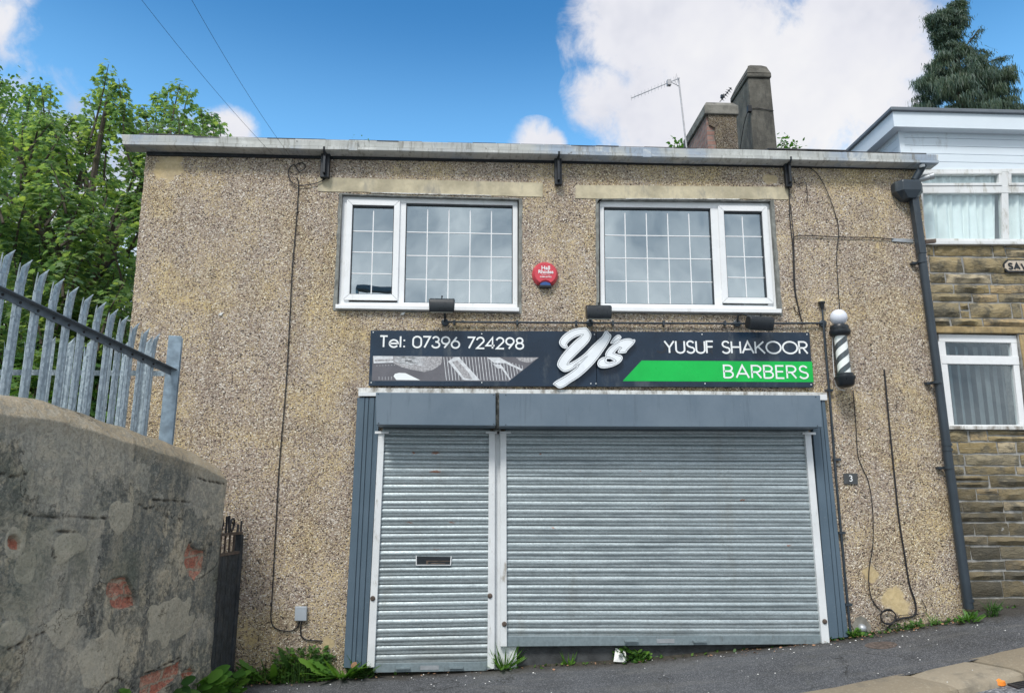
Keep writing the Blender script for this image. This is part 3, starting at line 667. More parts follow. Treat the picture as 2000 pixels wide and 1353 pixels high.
big = mb.build('chimney', 'chimney_render', roof, bevel=.02); tag(big, 'tall narrow grey rendered chimney')
cz = P(1463, 214, CY)
mb = MB(); mb.tube([(cz.x-.015, CY-.012, cz.z+.0), (cz.x+.12, CY-.012, cz.z+.02), (b.x-.03, CY-.012, cz.z-.02)], .006, 5); mb.tube(spline([(cz.x-.01, CY-.01, cz.z), (cz.x-.02, CY+.2, cz.z-.15), (cz.x-.02, CY+.5, cz.z-.55)], 4), .006, 5); mb.box(cz.x-.03, cz.x+.03, CY-.04, CY+.02, cz.z-.05, cz.z+.05)
tag(mb.build('aerial_cable', 'black_cable'), 'thin black cable clipped across the tall rendered chimney', 'cable')
CY2 = 2.55
a = P(1379, 226, CY2); b = P(1442, 300, CY2); ztop = P(1379, 203, CY2).z; dep = 1.0
mb = MB(); mb.box(a.x, b.x, CY2, CY2+dep, b.z-.6, a.z); sm = mb.build('chimney', 'old_brick', roof, bevel=.006); tag(sm, 'low brick chimney with concrete cap and crumbling pebbledash front')
mb = MB(); zA = a.z-.002; xL_, xR_ = a.x+.02, b.x-.003
pl = [(xL_, zA), (xL_+.0, zA-.06), (xL_+.01, zA-.16), (xL_+.09, zA-.20), (xL_+.08, zA-.32), (xL_+.10, zA-.45), (xL_+.07, b.z-.3), (xR_, b.z-.3), (xR_, zA)]
mb.prism(pl, CY2-.03, CY2-.003); mb.box(a.x-.012, xL_-.002, CY2-.02, CY2+dep, 0, .001) if False else None
mb.build('render_patch', 'chimney_pebbledash', sm) if False else None
# (front render lies on the small chimney, part of its mesh group)
pebb = MB(); pebb.prism(pl, CY2-.03, CY2-.003); po = pebb.build('chimney', 'chimney_pebbledash', roof); po.name = 'chimney_render_coat'
mb = MB(); x0, x1, y0, y1 = a.x-.035, b.x+.03, CY2-.06, CY2+dep+.04; z0 = a.z; hh = ztop-a.z
mb.add([(x0, y0, z0), (x1, y0, z0), (x1, y1, z0), (x0, y1, z0), (x0, y0, z0+hh*.72), (x1, y0, z0+hh*.72), (x1, y1, z0+hh*.72), (x0, y1, z0+hh*.72), (x0+.05, y0+.06, z0+hh*1.15), (x1-.05, y0+.06, z0+hh*1.15), (x1-.05, y1-.06, z0+hh*1.15), (x0+.05, y1-.06, z0+hh*1.15)],
       [(3, 2, 1, 0), (0, 1, 5, 4), (1, 2, 6, 5), (2, 3, 7, 6), (3, 0, 4, 7), (4, 5, 9, 8), (5, 6, 10, 9), (6, 7, 11, 10), (7, 4, 8, 11), (8, 9, 10, 11)])
mb.build('chimney_cap', 'cement', roof, bevel=.012)
mb = MB(); mb.lathe([(.13, 0), (.125, .05), (.10, .07), (.06, .085)], (P(1398, 200, CY2+.3).x, CY2+.35, z0+hh*1.1)); mb.build('chimney_pot', 'terracotta', roof, smooth=True)
# aerials
AY = 2.5
m0 = P(1341, 290, AY); m1 = P(1325, 152, AY); t = thing('tv_aerial', (m0.x, AY, m0.z-.3), 'long thin yagi aerial on a pale leaning mast left of the chimneys', 'aerial')
MB().tube([(m0.x+.02, AY, m0.z-.4), m0, m1], .012, 8).build('mast', 'aerial_metal', t, smooth=True)
b0 = P(1327, 153, AY); b1 = P(1233, 192, AY-.5); mb = MB(); mb.tube([b0, b1], .007, 6); bo = mb.build('boom', 'aerial_metal', t)
mb = MB()
for i in range(15):
    f_ = .05+.95*i/14; q = Vector(b0).lerp(Vector(b1), f_); L = .075-.03*f_; MB().tube([q+Vector((0, 0, -L*.8)), q+Vector((0, 0, L*.8))], .003, 4).build('element', 'aerial_metal', bo)
for s in (-1, 1):
    q = Vector(b0).lerp(Vector(b1), .10); mb.tube([q, q+Vector((.03, 0, s*.10))], .004, 4)
mb.tube([Vector(b0).lerp(Vector(b1), .2), Vector(m1)+Vector((0.01, 0, -.14))], .005, 5)
q = Vector(b0).lerp(Vector(b1), .22); mb.box(q.x-.035, q.x+.02, q.y-.03, q.y+.03, q.z-.05, q.z+.03)
mb.build('reflector', 'aerial_metal', t)
AY = 2.9
t = thing('tv_aerial', P(1405, 203, AY), 'small black aerial pointing up beside the tall rendered chimney', 'aerial')
b0 = P(1406, 199, AY); b1 = P(1428, 172, AY); MB().tube([b0, b1], .008, 6).build('boom', 'black_plastic', t)
mb = MB()
for f_, L in ((.2, .05), (.35, .05), (.5, .06), (.65, .05), (.8, .06), (.95, .045)):
    mb = MB(); q = Vector(b0).lerp(Vector(b1), f_); mb.tube([q+Vector((-L*.6, 0, -L*.2+.03)), q+Vector((L*.6, 0, -.03))], .0035, 4)
    mb.box(q.x-.012, q.x+.012, q.y-.01, q.y+.01, q.z-.012, q.z+.012); mb.build('element', 'black_plastic', t)
mb = MB(); q = P(1411, 189, AY); mb.box(q.x-.025, q.x+.02, AY-.02, AY+.02, q.z-.02, q.z+.025); mb.build('dipole_box', 'black_plastic', t)

# ------------------------------------------------------------------ shopfront joinery
mb = MB(); qbox(mb, (700, 757), (1615, 766), (1615, 772), (700, 766), -.065, -.001); hb = mb.build('shopfront_head', 'peeling_paint', shop)
mb = MB(); qbox(mb, (700, 766), (735, 766), (735, 773), (700, 773), -.075, -.002); mb.build('corner_block', 'white_paint', hb); mb = MB(); qbox(mb, (1601, 770), (1615, 770), (1616, 781), (1601, 781), -.075, -.002); mb.build('corner_block', 'white_paint', hb)
def pilaster(tl, tr, br, bl, lines):
    q = Q(tl, tr, br, bl, -.06); mb = MB(); us = [0]+sum([[u-.02, u+.02] for u in lines], [])+[1]
    for i in range(0, len(us), 2): q.box(mb, us[i], us[i+1], 0, 1, -.06, -.001)
    q.box(mb, .005, .995, .001, .999, -.048, -.002); return mb.build('pilaster', 'blue_grey_paint', shop, bevel=.002)
pilaster((698, 776), (742, 776), (715, 1306), (671, 1303), (.34, .52, .78))
pilaster((1583, 778), (1611, 780), (1657, 1243), (1620, 1247), (.5, .75))
mb = MB(); qbox(mb, (966, 768), (978, 768), (978, 1308), (965, 1308), -.045, -.001); mb.build('door_post', 'white_paint', shop); mb = MB(); qbox(mb, (967.5, 767), (975.5, 767), (975.5, 834), (967.5, 834), -.31, -.07); mb.build('gap_shade_plate', 'gap_shade_grime', shop)  # added plate fills the gap, its colour paints the shade and grime there
mb = MB(); qbox(mb, (978, 1258), (1009, 1258), (1009, 1306), (978, 1309), -.04, -.001); mb.build('post_base', 'white_paint', shop)
mb = MB(); qbox(mb, (1009, 1240), (1620, 1240), (1620, 1300), (1009, 1330), -.012, -.001); mb.build('stall_riser', 'riser_dark', shop)

def shutter(label, box, boxY, cur, nsl, rail, guides, locks, handles, plate):
    t = thing('roller_shutter', (P(*cur[3], -.05).x, -.05, P(*rail[3], -.05).z), label, 'roller shutter', 'roller shutters of the shop')
    q = Q(*box, boxY); hb = MB(); z1 = P(*box[3], boxY).z
    q.box(hb, 0, 1, 0, 1, boxY, -.066); h = hb.build('housing', 'housing_paint', t, bevel=.004)
    for u in (.02, .985):
        for v in (.05, .955):
            x, z = q.m(u, v); MB().lathe([(.005, 0), (.005, .003)], (x, boxY-.003, z), (0, 1, 0), 8).build('rivet', 'black_plastic', h)
    # curtain: curled slats with dark hinge gaps
    Y = -.06; q = Q(*cur, Y); mb = MB(); NX = 40; prof = []
    for j in range(9):
        a = j/8; prof.append((.035+.60*a, -.0098*math.sin(PI*a)**.70))      # the round belly
    prof += [(.650, .001), (.67, -.0052), (.78, -.0045), (.905, -.0030), (.91, .013), (.975, .018)]
    prof = [(0.0, .016), (.03, .016)]+prof
    vs = []; rws = []
    for s_ in range(nsl):
        for (a, dy) in prof: rws.append(((s_+a)/nsl, dy))
    for i in range(NX+1):
        for (v, dy) in rws: x, z = q.m(i/NX, v); vs.append((x, Y+dy+.0045*noise.noise(Vector((x*1.2, z*30, 0)))+.004*noise.noise(Vector((x*2.1, z*2.5, 4))), z+.0022*noise.noise(Vector((x*1.1, round(z*13), 7)))))
    k = len(rws); mb.add(vs, [(i*k+j, i*k+j+1, (i+1)*k+j+1, (i+1)*k+j) for i in range(NX) for j in range(k-1)])
    c = mb.build('slat_curtain', 'shutter_steel', t, smooth=True)
    q2 = Q(*rail, Y-.012); mb = MB(); q2.box(mb, 0, 1, 0, 1, Y-.012, Y+.012); ro = mb.build('bottom_rail', 'galvanised_rail', t, bevel=.003)
    for (px, py) in handles:
        mb = MB(); p = P(px, py, Y-.03); mb.box(p.x-.06, p.x+.06, Y-.045, Y-.013, p.z-.006, p.z+.006); mb.box(p.x-.058, p.x+.058, Y-.020, Y-.0125, p.z-.028, p.z-.0061); mb.build('pull_handle', 'galvanised_rail', ro)
    p = P(*plate, Y-.014); mb = MB(); mb.box(p.x-.08, p.x+.08, Y-.015, Y-.0125, p.z-.017, p.z+.017); mb.build('maker_plate', 'aluminium', ro)
    for gq in guides:
        mb = MB(); qq = Q(*gq, -.095); qq.box(mb, 0, 1, 0, 1, -.095, -.0465); go = mb.build('guide_rail', 'white_paint', t, bevel=.003)
        a = P(*gq[0], -.095); b = P(*gq[1], -.095); mb = MB(); cxx = (a.x+b.x)/2; mb.box(min(a.x, b.x)-.03, max(a.x, b.x)+.04, -.11, -.0955, a.z-.018, a.z+.004); mb.build('end_cap', 'white_paint', go)
    for (px, py) in locks:
        p = P(px, py, -.1); mb = MB(); mb.lathe([(.022, 0), (.022, .006), (.012, .010), (.012, .016)], (p.x, -.0955, p.z), (0, -1, 0), 16); mb.build('lock', 'rusty_iron', t, smooth=True)
    return t, q
plain('galvanised_rail', (.22, .27, .29), .5, metal=.3, var=.12, scale=30, dirt=((.12, .13, .13), .2, 20))
tL, qL = shutter('narrow door shutter with letter slot and two rust marks', [(734, 766), (968, 768), (968, 831), (735, 829)], -.34,
    [(748, 820), (958, 822), (953, 1291), (730, 1296)], 29, [(728, 1295), (953, 1291), (953, 1309), (729, 1313)],
    [[(739, 843), (751, 843), (731, 1302), (716, 1304)], [(955, 843), (967, 843), (966, 1305), (952, 1307)]], [(728, 1168), (957, 1163)], [(787, 1304), (891, 1303)], (839, 1303))
tR, qR = shutter('wide shop window shutter right of the door, bottom rail off the ground', [(975, 768), (1602, 772), (1606, 834), (975, 832)], -.34,
    [(987, 822), (1577, 824), (1609, 1243), (988, 1243)], 26, [(988, 1242), (1609, 1240), (1610, 1257), (988, 1262)],
    [[(977, 843), (989, 843), (990, 1262), (977, 1262)], [(1572, 845), (1584, 845), (1621, 1256), (1606, 1258)]], [(985, 1218), (1611, 1213)], [(1233, 1251), (1367, 1252)], (1300, 1251))
# letter slot through the door shutter
q = Q((814, 1086), (880, 1087), (879, 1102), (814, 1102), -.0775); mb = MB()
q.box(mb, 0, 1, 0, 1, -.0775, -.062); so = mb.build('letter_slot', 'black_plastic', tL)
mb = MB(); q.box(mb, -.03, 0, -.1, 1.1, -.080, -.0705); q.box(mb, 1, 1.03, -.1, 1.1, -.080, -.0705); q.box(mb, 0, 1, 1.0, 1.10, -.080, -.0705); mb.build('slot_trim', 'white_paint', so)
mb = MB(); q.box(mb, .28, 1, .5, .62, -.0792, -.0777); q.box(mb, .28, .34, .62, .95, -.0792, -.0777); q.box(mb, .42, .85, .78, .9, -.0785, -.0777); mb.build('slot_flap', 'rusty_iron', so)

# ------------------------------------------------------------------ lettering: monoline capitals and figures drawn as strokes
def arc(cx, cy, rx, ry, a0, a1, n=14): return [(cx+rx*math.cos(math.radians(a0+(a1-a0)*i/n)), cy+ry*math.sin(math.radians(a0+(a1-a0)*i/n))) for i in range(n+1)]
GL = {
 'T': (.52, [[(0, 1), (.52, 1)], [(.26, 1), (.26, 0)]]),
 'e': (.62, [[(.02, .34), (.60, .34)]+arc(.31, .33, .29, .33, 2, 325, 26)]),
 'l': (.06, [[(.02, 1.0), (.02, 0)]]),
 ':': (.14, [[(.09, .14), (.09, 0)], [(.09, .70), (.09, .56)]]),
 '0': (.56, [arc(.28, .68, .28, .32, 0, 180)+arc(.28, .32, .28, .32, 180, 360)+[(.56, .68)]]),
 '7': (.50, [[(0, 1), (.48, 1), (.10, 0)]]),
 '3': (.52, [arc(.25, .76, .21, .24, 165, -90, 16)[:-1]+[(.25, .53)], [(.22, .53)]+arc(.25, .27, .26, .27, 88, -170, 18)]),
 '9': (.56, [arc(.28, .68, .27, .32, 0, 360, 28), [(.53, .56), (.20, 0)]]),
 '6': (.56, [arc(.28, .32, .27, .32, 0, 360, 28), [(.03, .44), (.36, 1)]]),
 '2': (.54, [arc(.26, .73, .24, .27, 175, -30, 16)+[(.02, 0), (.54, 0)]]),
 '4': (.58, [[(.44, 0), (.44, 1), (0, .26), (.58, .26)]]),
 '8': (.54, [arc(.27, .76, .21, .24, 0, 360, 24), arc(.27, .27, .26, .27, 0, 360, 26)]),
 'Y': (.60, [[(0, 1), (.30, .45), (.60, 1)], [(.30, .45), (.30, 0)]]),
 'U': (.54, [[(0, 1), (0, .28)]+arc(.27, .27, .27, .27, 180, 360)+[(.54, 1)]]),
 'S': (.50, [arc(.26, .76, .21, .24, 20, 250, 16)+[(.34, .46)]+arc(.26, .25, .24, .25, 60, -160, 16)]),
 'F': (.42, [[(0, 0), (0, 1), (.42, 1)], [(0, .53), (.38, .53)]]),
 'H': (.56, [[(0, 1), (0, 0)], [(.56, 1), (.56, 0)], [(0, .52), (.56, .52)]]),
 'A': (.72, [[(0, 0), (.36, 1), (.72, 0)], [(.13, .33), (.59, .33)]]),
 'K': (.58, [[(0, 1), (0, 0)], [(.54, 1), (.02, .42)], [(.17, .58), (.60, 0)]]),
 'O': (.94, [arc(.47, .5, .47, .5, 0, 360, 40)]),
 'R': (.52, [[(0, 0), (0, 1), (.26, 1)]+arc(.26, .74, .25, .26, 90, -90)+[(0, .48)], [(.24, .48), (.52, 0)]]),
 'B': (.52, [[(0, 0), (0, 1), (.24, 1)]+arc(.24, .765, .23, .235, 90, -90)+[(0, .53)], [(.24, .53)]+arc(.25, .265, .26, .265, 90, -90)+[(0, 0)]]),
 'E': (.44, [[(.44, 1), (0, 1), (0, 0), (.44, 0)], [(0, .53), (.40, .53)]]),
 'J': (.40, [[(.40, 1), (.40, .25)]+arc(.2, .24, .2, .24, 0, -165)]),
 'N': (.56, [[(0, 0), (0, 1), (.56, 0), (.56, 1)]]),
 ' ': (.30, []),
}
def ribbon(mb, pts, hw, y0, y1, closed=False):
    """flat stroke of half width hw along (x, z) points, thick from y0 to y1"""
    pts = [Vector(p) for p in pts]; L, Rr = [], []
    n = len(pts)
    for i, p in enumerate(pts):
        a = pts[i-1] if i else (pts[-2] if closed else None); b = pts[i+1] if i < n-1 else (pts[1] if closed else None)
        d1 = (p-a).normalized() if a is not None and (p-a).length > 1e-9 else None; d2 = (b-p).normalized() if b is not None and (b-p).length > 1e-9 else None
        if d1 is None: d1 = d2
        if d2 is None: d2 = d1
        if d1 is None: return
        n1 = Vector((-d1.y, d1.x)); n2 = Vector((-d2.y, d2.x)); m = n1+n2
        if m.length < .35: m = n1
        m.normalize(); k = min(1/max(m.dot(n1), .3), 2.2); L.append(p+m*hw*k); Rr.append(p-m*hw*k)
    o = len(mb.v)
    for l, r in zip(L, Rr): mb.v += [(l.x, y0, l.y), (r.x, y0, r.y), (l.x, y1, l.y), (r.x, y1, r.y)]
    for i in range(n-1):
        a = o+4*i; b = a+4; mb.f += [(a, a+1, b+1, b), (a+2, b+2, b+3, a+3), (a, b, b+2, a+2), (a+1, a+3, b+3, b+1)]
    mb.f += [(o, o+2, o+3, o+1), (o+4*(n-1), o+4*(n-1)+1, o+4*(n-1)+3, o+4*(n-1)+2)]
def strokes(mb, text, p0, p1, cap, hw, y0, y1, gap=.13, words=None):
    """write text from p0 (x,z of the baseline start) to p1 (baseline end); letters stretch evenly to fit"""
    tot = sum(GL[c][0] for c in text)+gap*(len(text)-1); p0 = Vector(p0); p1 = Vector(p1); d = p1-p0; ln = d.length-2*hw; d.normalize(); up = Vector((-d.y, d.x))
    sx = ln/tot; x = 0; yi = 0
    wi = 0
    for c in text:
        w_, st = GL[c]
        if c == ' ': wi += 1
        for s_ in (st if words is None or wi in words else ()):
            yi += .00012
            ribbon(mb, [p0+d*(hw+(x+a)*sx)+up*(hw+b*(cap-2*hw)) for a, b in s_], hw, y0-yi % .0006, y1)
        x += w_+gap

# ------------------------------------------------------------------ fascia sign
SY = -.050
sq = Q((724, 645), (1581, 649), (1588, 756), (720, 753), SY)
sign = thing('shop_sign', (P(1150, 756).x, -.02, P(1150, 756).z), 'long dark fascia sign with white script logo and green band above shutters', 'sign')
mb = MB(); uj = .5055; sq.box(mb, 0, uj-.0006, 0, 1, SY, -.012); sq.box(mb, uj+.0006, 1, 0, 1, SY, -.012); sp_ = mb.build('sign_panel', 'sign_dark', sign, bevel=.001)
mb = MB()
for (px, py) in ((729, 649), (941, 652), (1161, 653), (725, 747), (941, 747), (1154, 749), (1164, 749), (1371, 653), (1576, 653), (1377, 749), (1584, 751)):
    p = P(px, py, SY); MB().lathe([(.006, 0), (.006, .003), (.003, .005)], (p.x, SY+.0005, p.z), (0, -1, 0), 10).build('screw_cap', 'sign_white', sp_)
def pz(px, py, Y=SY): p = P(px, py, Y); return (p.x, p.z)
def flat(pxs, m, name, y0, parent, t=.0006): mb = MB(); mb.prism([pz(*p) for p in pxs], y0-t, y0); return mb.build(name, m, parent)
gb = flat([(1216, 744), (1589, 746), (1586, 706), (1253, 704)], 'sign_green', 'green_band', SY, sign, .0012)
for k_ in (0, 1, 2): mb = MB(); strokes(mb, 'Tel: 07396 724298', pz(740, 679), pz(1024, 683), .122, .0078, SY-.003, SY, words=(k_,)); mb.build('telephone_lettering', 'sign_white', sign)
for k_ in (0, 1): mb = MB(); strokes(mb, 'YUSUF SHAKOOR', pz(1297, 690.5), pz(1579, 692), .133, .0080, SY-.003, SY, words=(k_,)); mb.build('name_lettering', 'sign_white', sign)
mb = MB(); strokes(mb, 'BARBERS', pz(1413, 739), pz(1580, 740.5), .137, .0080, SY-.0045, SY-.0012, .18); mb.build('trade_lettering', 'sign_white', sign)
mb = MB(); strokes(mb, 'JO N', pz(1281, 690), pz(1392, 691), .128, .010, SY-.0008, SY); mb.build('old_letter_marks', 'sign_ghost', sign)
# printed strip of barbers' tools
st = [(726, 743.5), (994, 744.5), (1053, 697.5), (728, 695)]
ph = flat(st, 'print_grey', 'tool_picture', SY, sign, .0006)
L1 = SY-.0007
def clipx(py): return 1053-(py-697.5)*59/47-1.5
mb = MB()
def pp(zx, zy): return (720+zx/5.556, 640+zy/5.556)
for i in range(30):                                  # comb teeth, leaning
    zx = 815+i*34; top = 318 if i < 15 else 318+(i-15)*9; x0, y0 = pp(zx, top); x1, y1 = pp(zx+30, 570)
    if x1 > clipx(y1): f_ = 1.0; 
    while x1 > clipx(y1) and y1 > y0+2: x1 -= .7*(x1-x0)/(y1-y0+.01); y1 -= .7
    if x0 < clipx(y0) and y1 > y0+3: ribbon(mb, [pz(x0, y0), pz(x1, y1)], .0028, L1-.0003, L1)
for r_ in range(3):
    for i in range(5):
        x0, y0 = pp(110+i*34, 535+r_*12); ribbon(mb, [pz(x0, y0), pz(x0+1, y0)], .003, L1-.0003, L1)
for i in range(7): x0, y0 = pp(85+i*32, 410-i); ribbon(mb, [pz(x0, y0), pz(x0+1.8, y0)], .002, L1-.0003, L1)
mb.build('comb_teeth', 'print_light', ph)
def zpoly(pts, m, name, k=1, t=.0004): mb = MB(); mb.prism([pz(*pp(*p)) for p in pts], L1-.0004*k-t, L1-.0004*k); return mb.build(name, m, ph)
zpoly([(55, 385), (268, 378), (265, 308), (50, 306)], 'print_light', 'brush_handle'); zpoly([(65, 368), (268, 358), (268, 340), (65, 345)], 'print_mid', 'handle_shade', 2)
zpoly([(268, 385), (350, 425), (470, 455), (600, 480), (700, 455), (780, 400), (795, 370), (795, 312), (268, 308)], 'print_mid', 'brush_hair')
mb = MB(); rh = random.Random(4)
for i in range(150):
    a = rh.uniform(0, 1); x0, y0 = 270+rh.uniform(0, 200), 312+rh.uniform(2, 60); L = rh.uniform(60, 170); sl = (y0-318)/170*rh.uniform(.6, 1.3)
    x1 = min(x0+L, 785); y1 = min(y0+L*sl, 470)
    if (x1-268)/(540)*(90)+385 < y1: continue
    ribbon(mb, [pz(*pp(x0, y0)), pz(*pp(x1, y1))], .0013, L1-.0012-.0002*(i % 3), L1-.0009)
mb.build('bristles', 'print_light', ph)
zpoly([(270, 525), (300, 565), (560, 568), (480, 530), (400, 492), (330, 488), (285, 500)], 'sign_white', 'comb_handle')
zpoly([(860, 365), (1030, 568), (1210, 570), (980, 318), (930, 318)], 'print_light', 'razor'); zpoly([(905, 370), (1040, 545), (1130, 560), (1080, 480), (960, 350)], 'print_mid', 'razor_pattern', 2)
zpoly([(1285, 322), (1360, 382), (1480, 385), (1660, 466), (1675, 452), (1500, 365), (1420, 322)], 'print_light', 'scissor_blade')
zpoly([(1300, 350), (1400, 442), (1440, 440), (1530, 563), (1545, 560), (1460, 430), (1430, 400), (1350, 390)], 'print_light', 'scissor_blade')
zpoly([(1600, 322), (1640, 360), (1720, 378), (1765, 372), (1840, 324)], 'print_mid', 'bowl')

# script logo standing proud of the board
def lz(zx, zy, Y): return pz(1070+zx/9.667, 630+zy/9.667, Y)
def smooth_closed(pts, k=3, sharp=()):
    n = len(pts); out = []
    V = [Vector(p) for p in pts]
    for i in range(n):
        p0, p1, p2, p3 = V[i-1], V[i], V[(i+1) % n], V[(i+2) % n]
        if i in sharp: p0 = p1
        if (i+1) % n in sharp: p3 = p2
        for j in range(k):
            t = j/k; out.append(tuple(.5*((2*p1)+(p2-p0)*t+(2*p0-5*p1+4*p2-p3)*t*t+(3*p1-p0-3*p2+p3)*t**3)))
    return out
Yo = [(690, 88), (745, 105), (785, 150), (818, 205), (818, 270), (785, 345), (710, 435), (600, 545), (490, 655), (425, 720), (385, 772),
      (470, 735), (590, 660), (700, 575), (820, 450), (940, 335), (1020, 260), (1060, 195), (1085, 160), (1130, 160), (1150, 190), (1190, 225), (1196, 275), (1150, 375), (1060, 515), (960, 655), (850, 790), (720, 920), (580, 1035), (430, 1130), (330, 1200), (240, 1236), (190, 1228), (140, 1190), (93, 1158),
      (130, 1115), (230, 1055), (340, 990), (430, 930), (520, 860), (572, 803), (480, 868), (400, 912), (320, 928), (260, 905), (205, 850), (178, 800), (190, 730), (240, 640), (320, 540), (420, 430), (540, 315), (645, 236),
      (560, 258), (460, 310), (392, 368), (362, 415), (378, 458), (340, 490), (280, 472), (235, 430), (213, 375), (228, 320), (275, 255), (345, 195), (440, 140), (560, 102)]
Ysharp = {10, 34, 40, 52}
ap = [(1325, 228), (1365, 238), (1390, 275), (1365, 315), (1290, 370), (1225, 395), (1180, 385), (1205, 335), (1262, 262)]
So = [(1525, 295), (1570, 302), (1600, 318), (1640, 314), (1652, 350), (1615, 410), (1560, 465), (1500, 530), (1480, 565), (1410, 580), (1340, 575), (1320, 545), (1345, 500), (1383, 458), (1310, 515), (1258, 570), (1310, 590), (1380, 612), (1412, 655), (1400, 710), (1355, 760), (1280, 805), (1180, 842), (1070, 860), (990, 850), (945, 810), (937, 760), (965, 700), (1030, 655), (1088, 640), (1085, 590), (1120, 520), (1180, 450), (1260, 390), (1350, 338), (1440, 305)]
Sh = [(1115, 682), (1180, 682), (1255, 720), (1165, 745), (1108, 728)]
def inset(pts, d):
    n = len(pts); out = []; V = [Vector(p) for p in pts]
    ar = sum(V[i].x*V[(i+1) % n].y-V[(i+1) % n].x*V[i].y for i in range(n)); sg = 1 if ar > 0 else -1
    for i in range(n):
        d1 = (V[i]-V[i-1]).normalized(); d2 = (V[(i+1) % n]-V[i]).normalized(); n1 = Vector((-d1.y, d1.x))*sg; n2 = Vector((-d2.y, d2.x))*sg; m = (n1+n2)
        if m.length < .2: m = n1
        m.normalize(); out.append(V[i]+m*d*min(1/max(m.dot(n1), .3), 1.6))
    return out
LY = SY-.045
logo = MB(); lines = MB(); 
for (o_, sh_, hl) in ((Yo, Ysharp, None), (ap, (), None), (So, {13, 15}, Sh)):
    sm_ = smooth_closed(o_, 3, sh_); w_ = [lz(*p, LY) for p in sm_]
    logo.prism(w_, LY, LY+.012, holes=[[lz(*p, LY) for p in hl]] if hl else ())
    ins = inset(sm_, 22); pl_ = [lz(p.x, p.y, LY) for p in ins]; ribbon(lines, pl_+[pl_[0]], .0014, LY-.0012, LY-.0001, True)
    if hl:
        ins = inset(hl, -24); pl_ = [lz(p[0], p[1], LY) for p in smooth_closed([tuple(p) for p in ins], 3)]; ribbon(lines, pl_+[pl_[0]], .0014, LY-.0013, LY-.0002, True)
ribbon(lines, [lz(*p, LY) for p in ((572, 815), (650, 735), (757, 632), (720, 645), (560, 760), (480, 815))], .0014, LY-.0013, LY-.0002)
lg = logo.build('script_logo', 'logo_face', sign, bevel=.0008); lines.build('logo_outline', 'logo_line', lg)
mb = MB()
for (zx, zy) in ((300, 380), (760, 250), (300, 800), (1100, 250), (300, 1130), (800, 780), (1250, 800), (1560, 380), (1300, 300)):
    x, z = lz(zx, zy, LY); MB().lathe([(.008, 0), (.008, .034)], (x, SY-.0335, z), (0, 1, 0), 8).build('standoff', 'black_plastic', lg)

# ------------------------------------------------------------------ things on the wall
CYd = -.035
mb = MB(); mb.tube([P(869, 628.5, CYd), P(1000, 629.5, CYd), P(1152, 630.5, CYd), P(1440, 632, CYd), P(1608, 631, CYd)], .0105, 10)
mb.tube([P(1608, 631, CYd), P(1620, 770, CYd), P(1633, 935, CYd), P(1650, 1120, CYd), P(1661, 1234, CYd)], .0115, 10); mb.tube([P(1608, 631, CYd), P(1606, 604, CYd)], .009, 10)
for px in (869, 1152, 1440, 1608):
    p = P(px, 629+(px-869)*.003, CYd); mb.lathe([(.036, 0), (.036, .022), (.030, .026)], (p.x, -.012, p.z), (0, -1, 0), 18)
for px in (887, 1010, 1125, 1197, 1296, 1416, 1500): 
    p = P(px, 629.5+(px-869)*.0035, CYd); mb.box(p.x-.009, p.x+.009, -.05, -.001, p.z-.022, p.z+.022)
for (px, py) in ((1620, 762), (1635, 897), (1644, 1040), (1657, 1180)):
    p = P(px, py, CYd); mb.box(p.x-.032, p.x+.032, -.05, -.001, p.z-.011, p.z+.011)
mb.build('c', 'pipe_plastic', smooth=True); cond = COL.objects['c']; cond.name = 'conduit'
tag(cond, 'black round conduit above the fascia sign and down beside the shutter', 'conduit')
def flood(label, cx, cy, wpx, jx, tilt, turn, arm):
    base = P(jx, 629, -.03); t = thing('floodlight', base, label, 'floodlight', 'floodlights over the sign')
    c = P(cx, cy, -.20); L = wpx/2/FPX*6.9; mb = MB(); prof = []
    # section in (y, z): rounded back above, open glass face below towards the sign
    for i in range(9): a = math.radians(20+i*20); prof.append((-.052*math.cos(a)*1.0, .028+.036*math.sin(a)))
    prof += [(.060, -.050), (.040, -.068), (-.052, -.068), (-.060, -.050)][::1]
    prof = [(y, z) for y, z in prof]
    rot = Matrix.Rotation(turn, 3, 'Z') @ Matrix.Rotation(tilt, 3, 'X'); k = len(prof); vs = []
    for (x, s) in ((-L, .90), (-L*.95, 1.0), (L*.95, 1.0), (L, .90)):
        for y, z in prof: vs.append(c+rot @ Vector((x*(1.0 if z > 0 else .96), y*s, z*s)))
    mb.add(vs, [(i*k+j, i*k+(j+1) % k, (i+1)*k+(j+1) % k, (i+1)*k+j) for i in range(3) for j in range(k)]+[tuple(reversed(range(k))), tuple(3*k+j for j in range(k))])
    mb.build('lamp_head', 'black_plastic', t, smooth=True, bevel=.003)
    mb = MB(); k4 = [c+rot @ Vector(v) for v in ((-L*.85, -.045, -.0685), (L*.85, -.045, -.0685), (L*.85, .035, -.0685), (-L*.85, .035, -.0685), (-L*.85, -.045, -.0715), (L*.85, -.045, -.0715), (L*.85, .035, -.0715), (-L*.85, .035, -.0715))]
    mb.box8(k4[4:]+k4[:4]); mb.build('lamp_glass', 'lens', t)
    mb = MB(); mb.tube(arm(base, c), .011, 8); mb.lathe([(.018, 0), (.018, .03)], arm(base, c)[-1]-Vector((0, .015, 0)), (0, 1, 0), 12); mb.build('bracket_arm', 'black_plastic', t, smooth=True)
    mb = MB(); mb.tube([c+rot @ Vector((0, .0, .062)), c+rot @ Vector((0, 0, .084))], .005, 8); mb.lathe([(.008, 0), (.008, .012)], c+rot @ Vector((0, 0, .078)), (0, 0, 1), 8); mb.build('wing_nut', 'black_plastic', t)
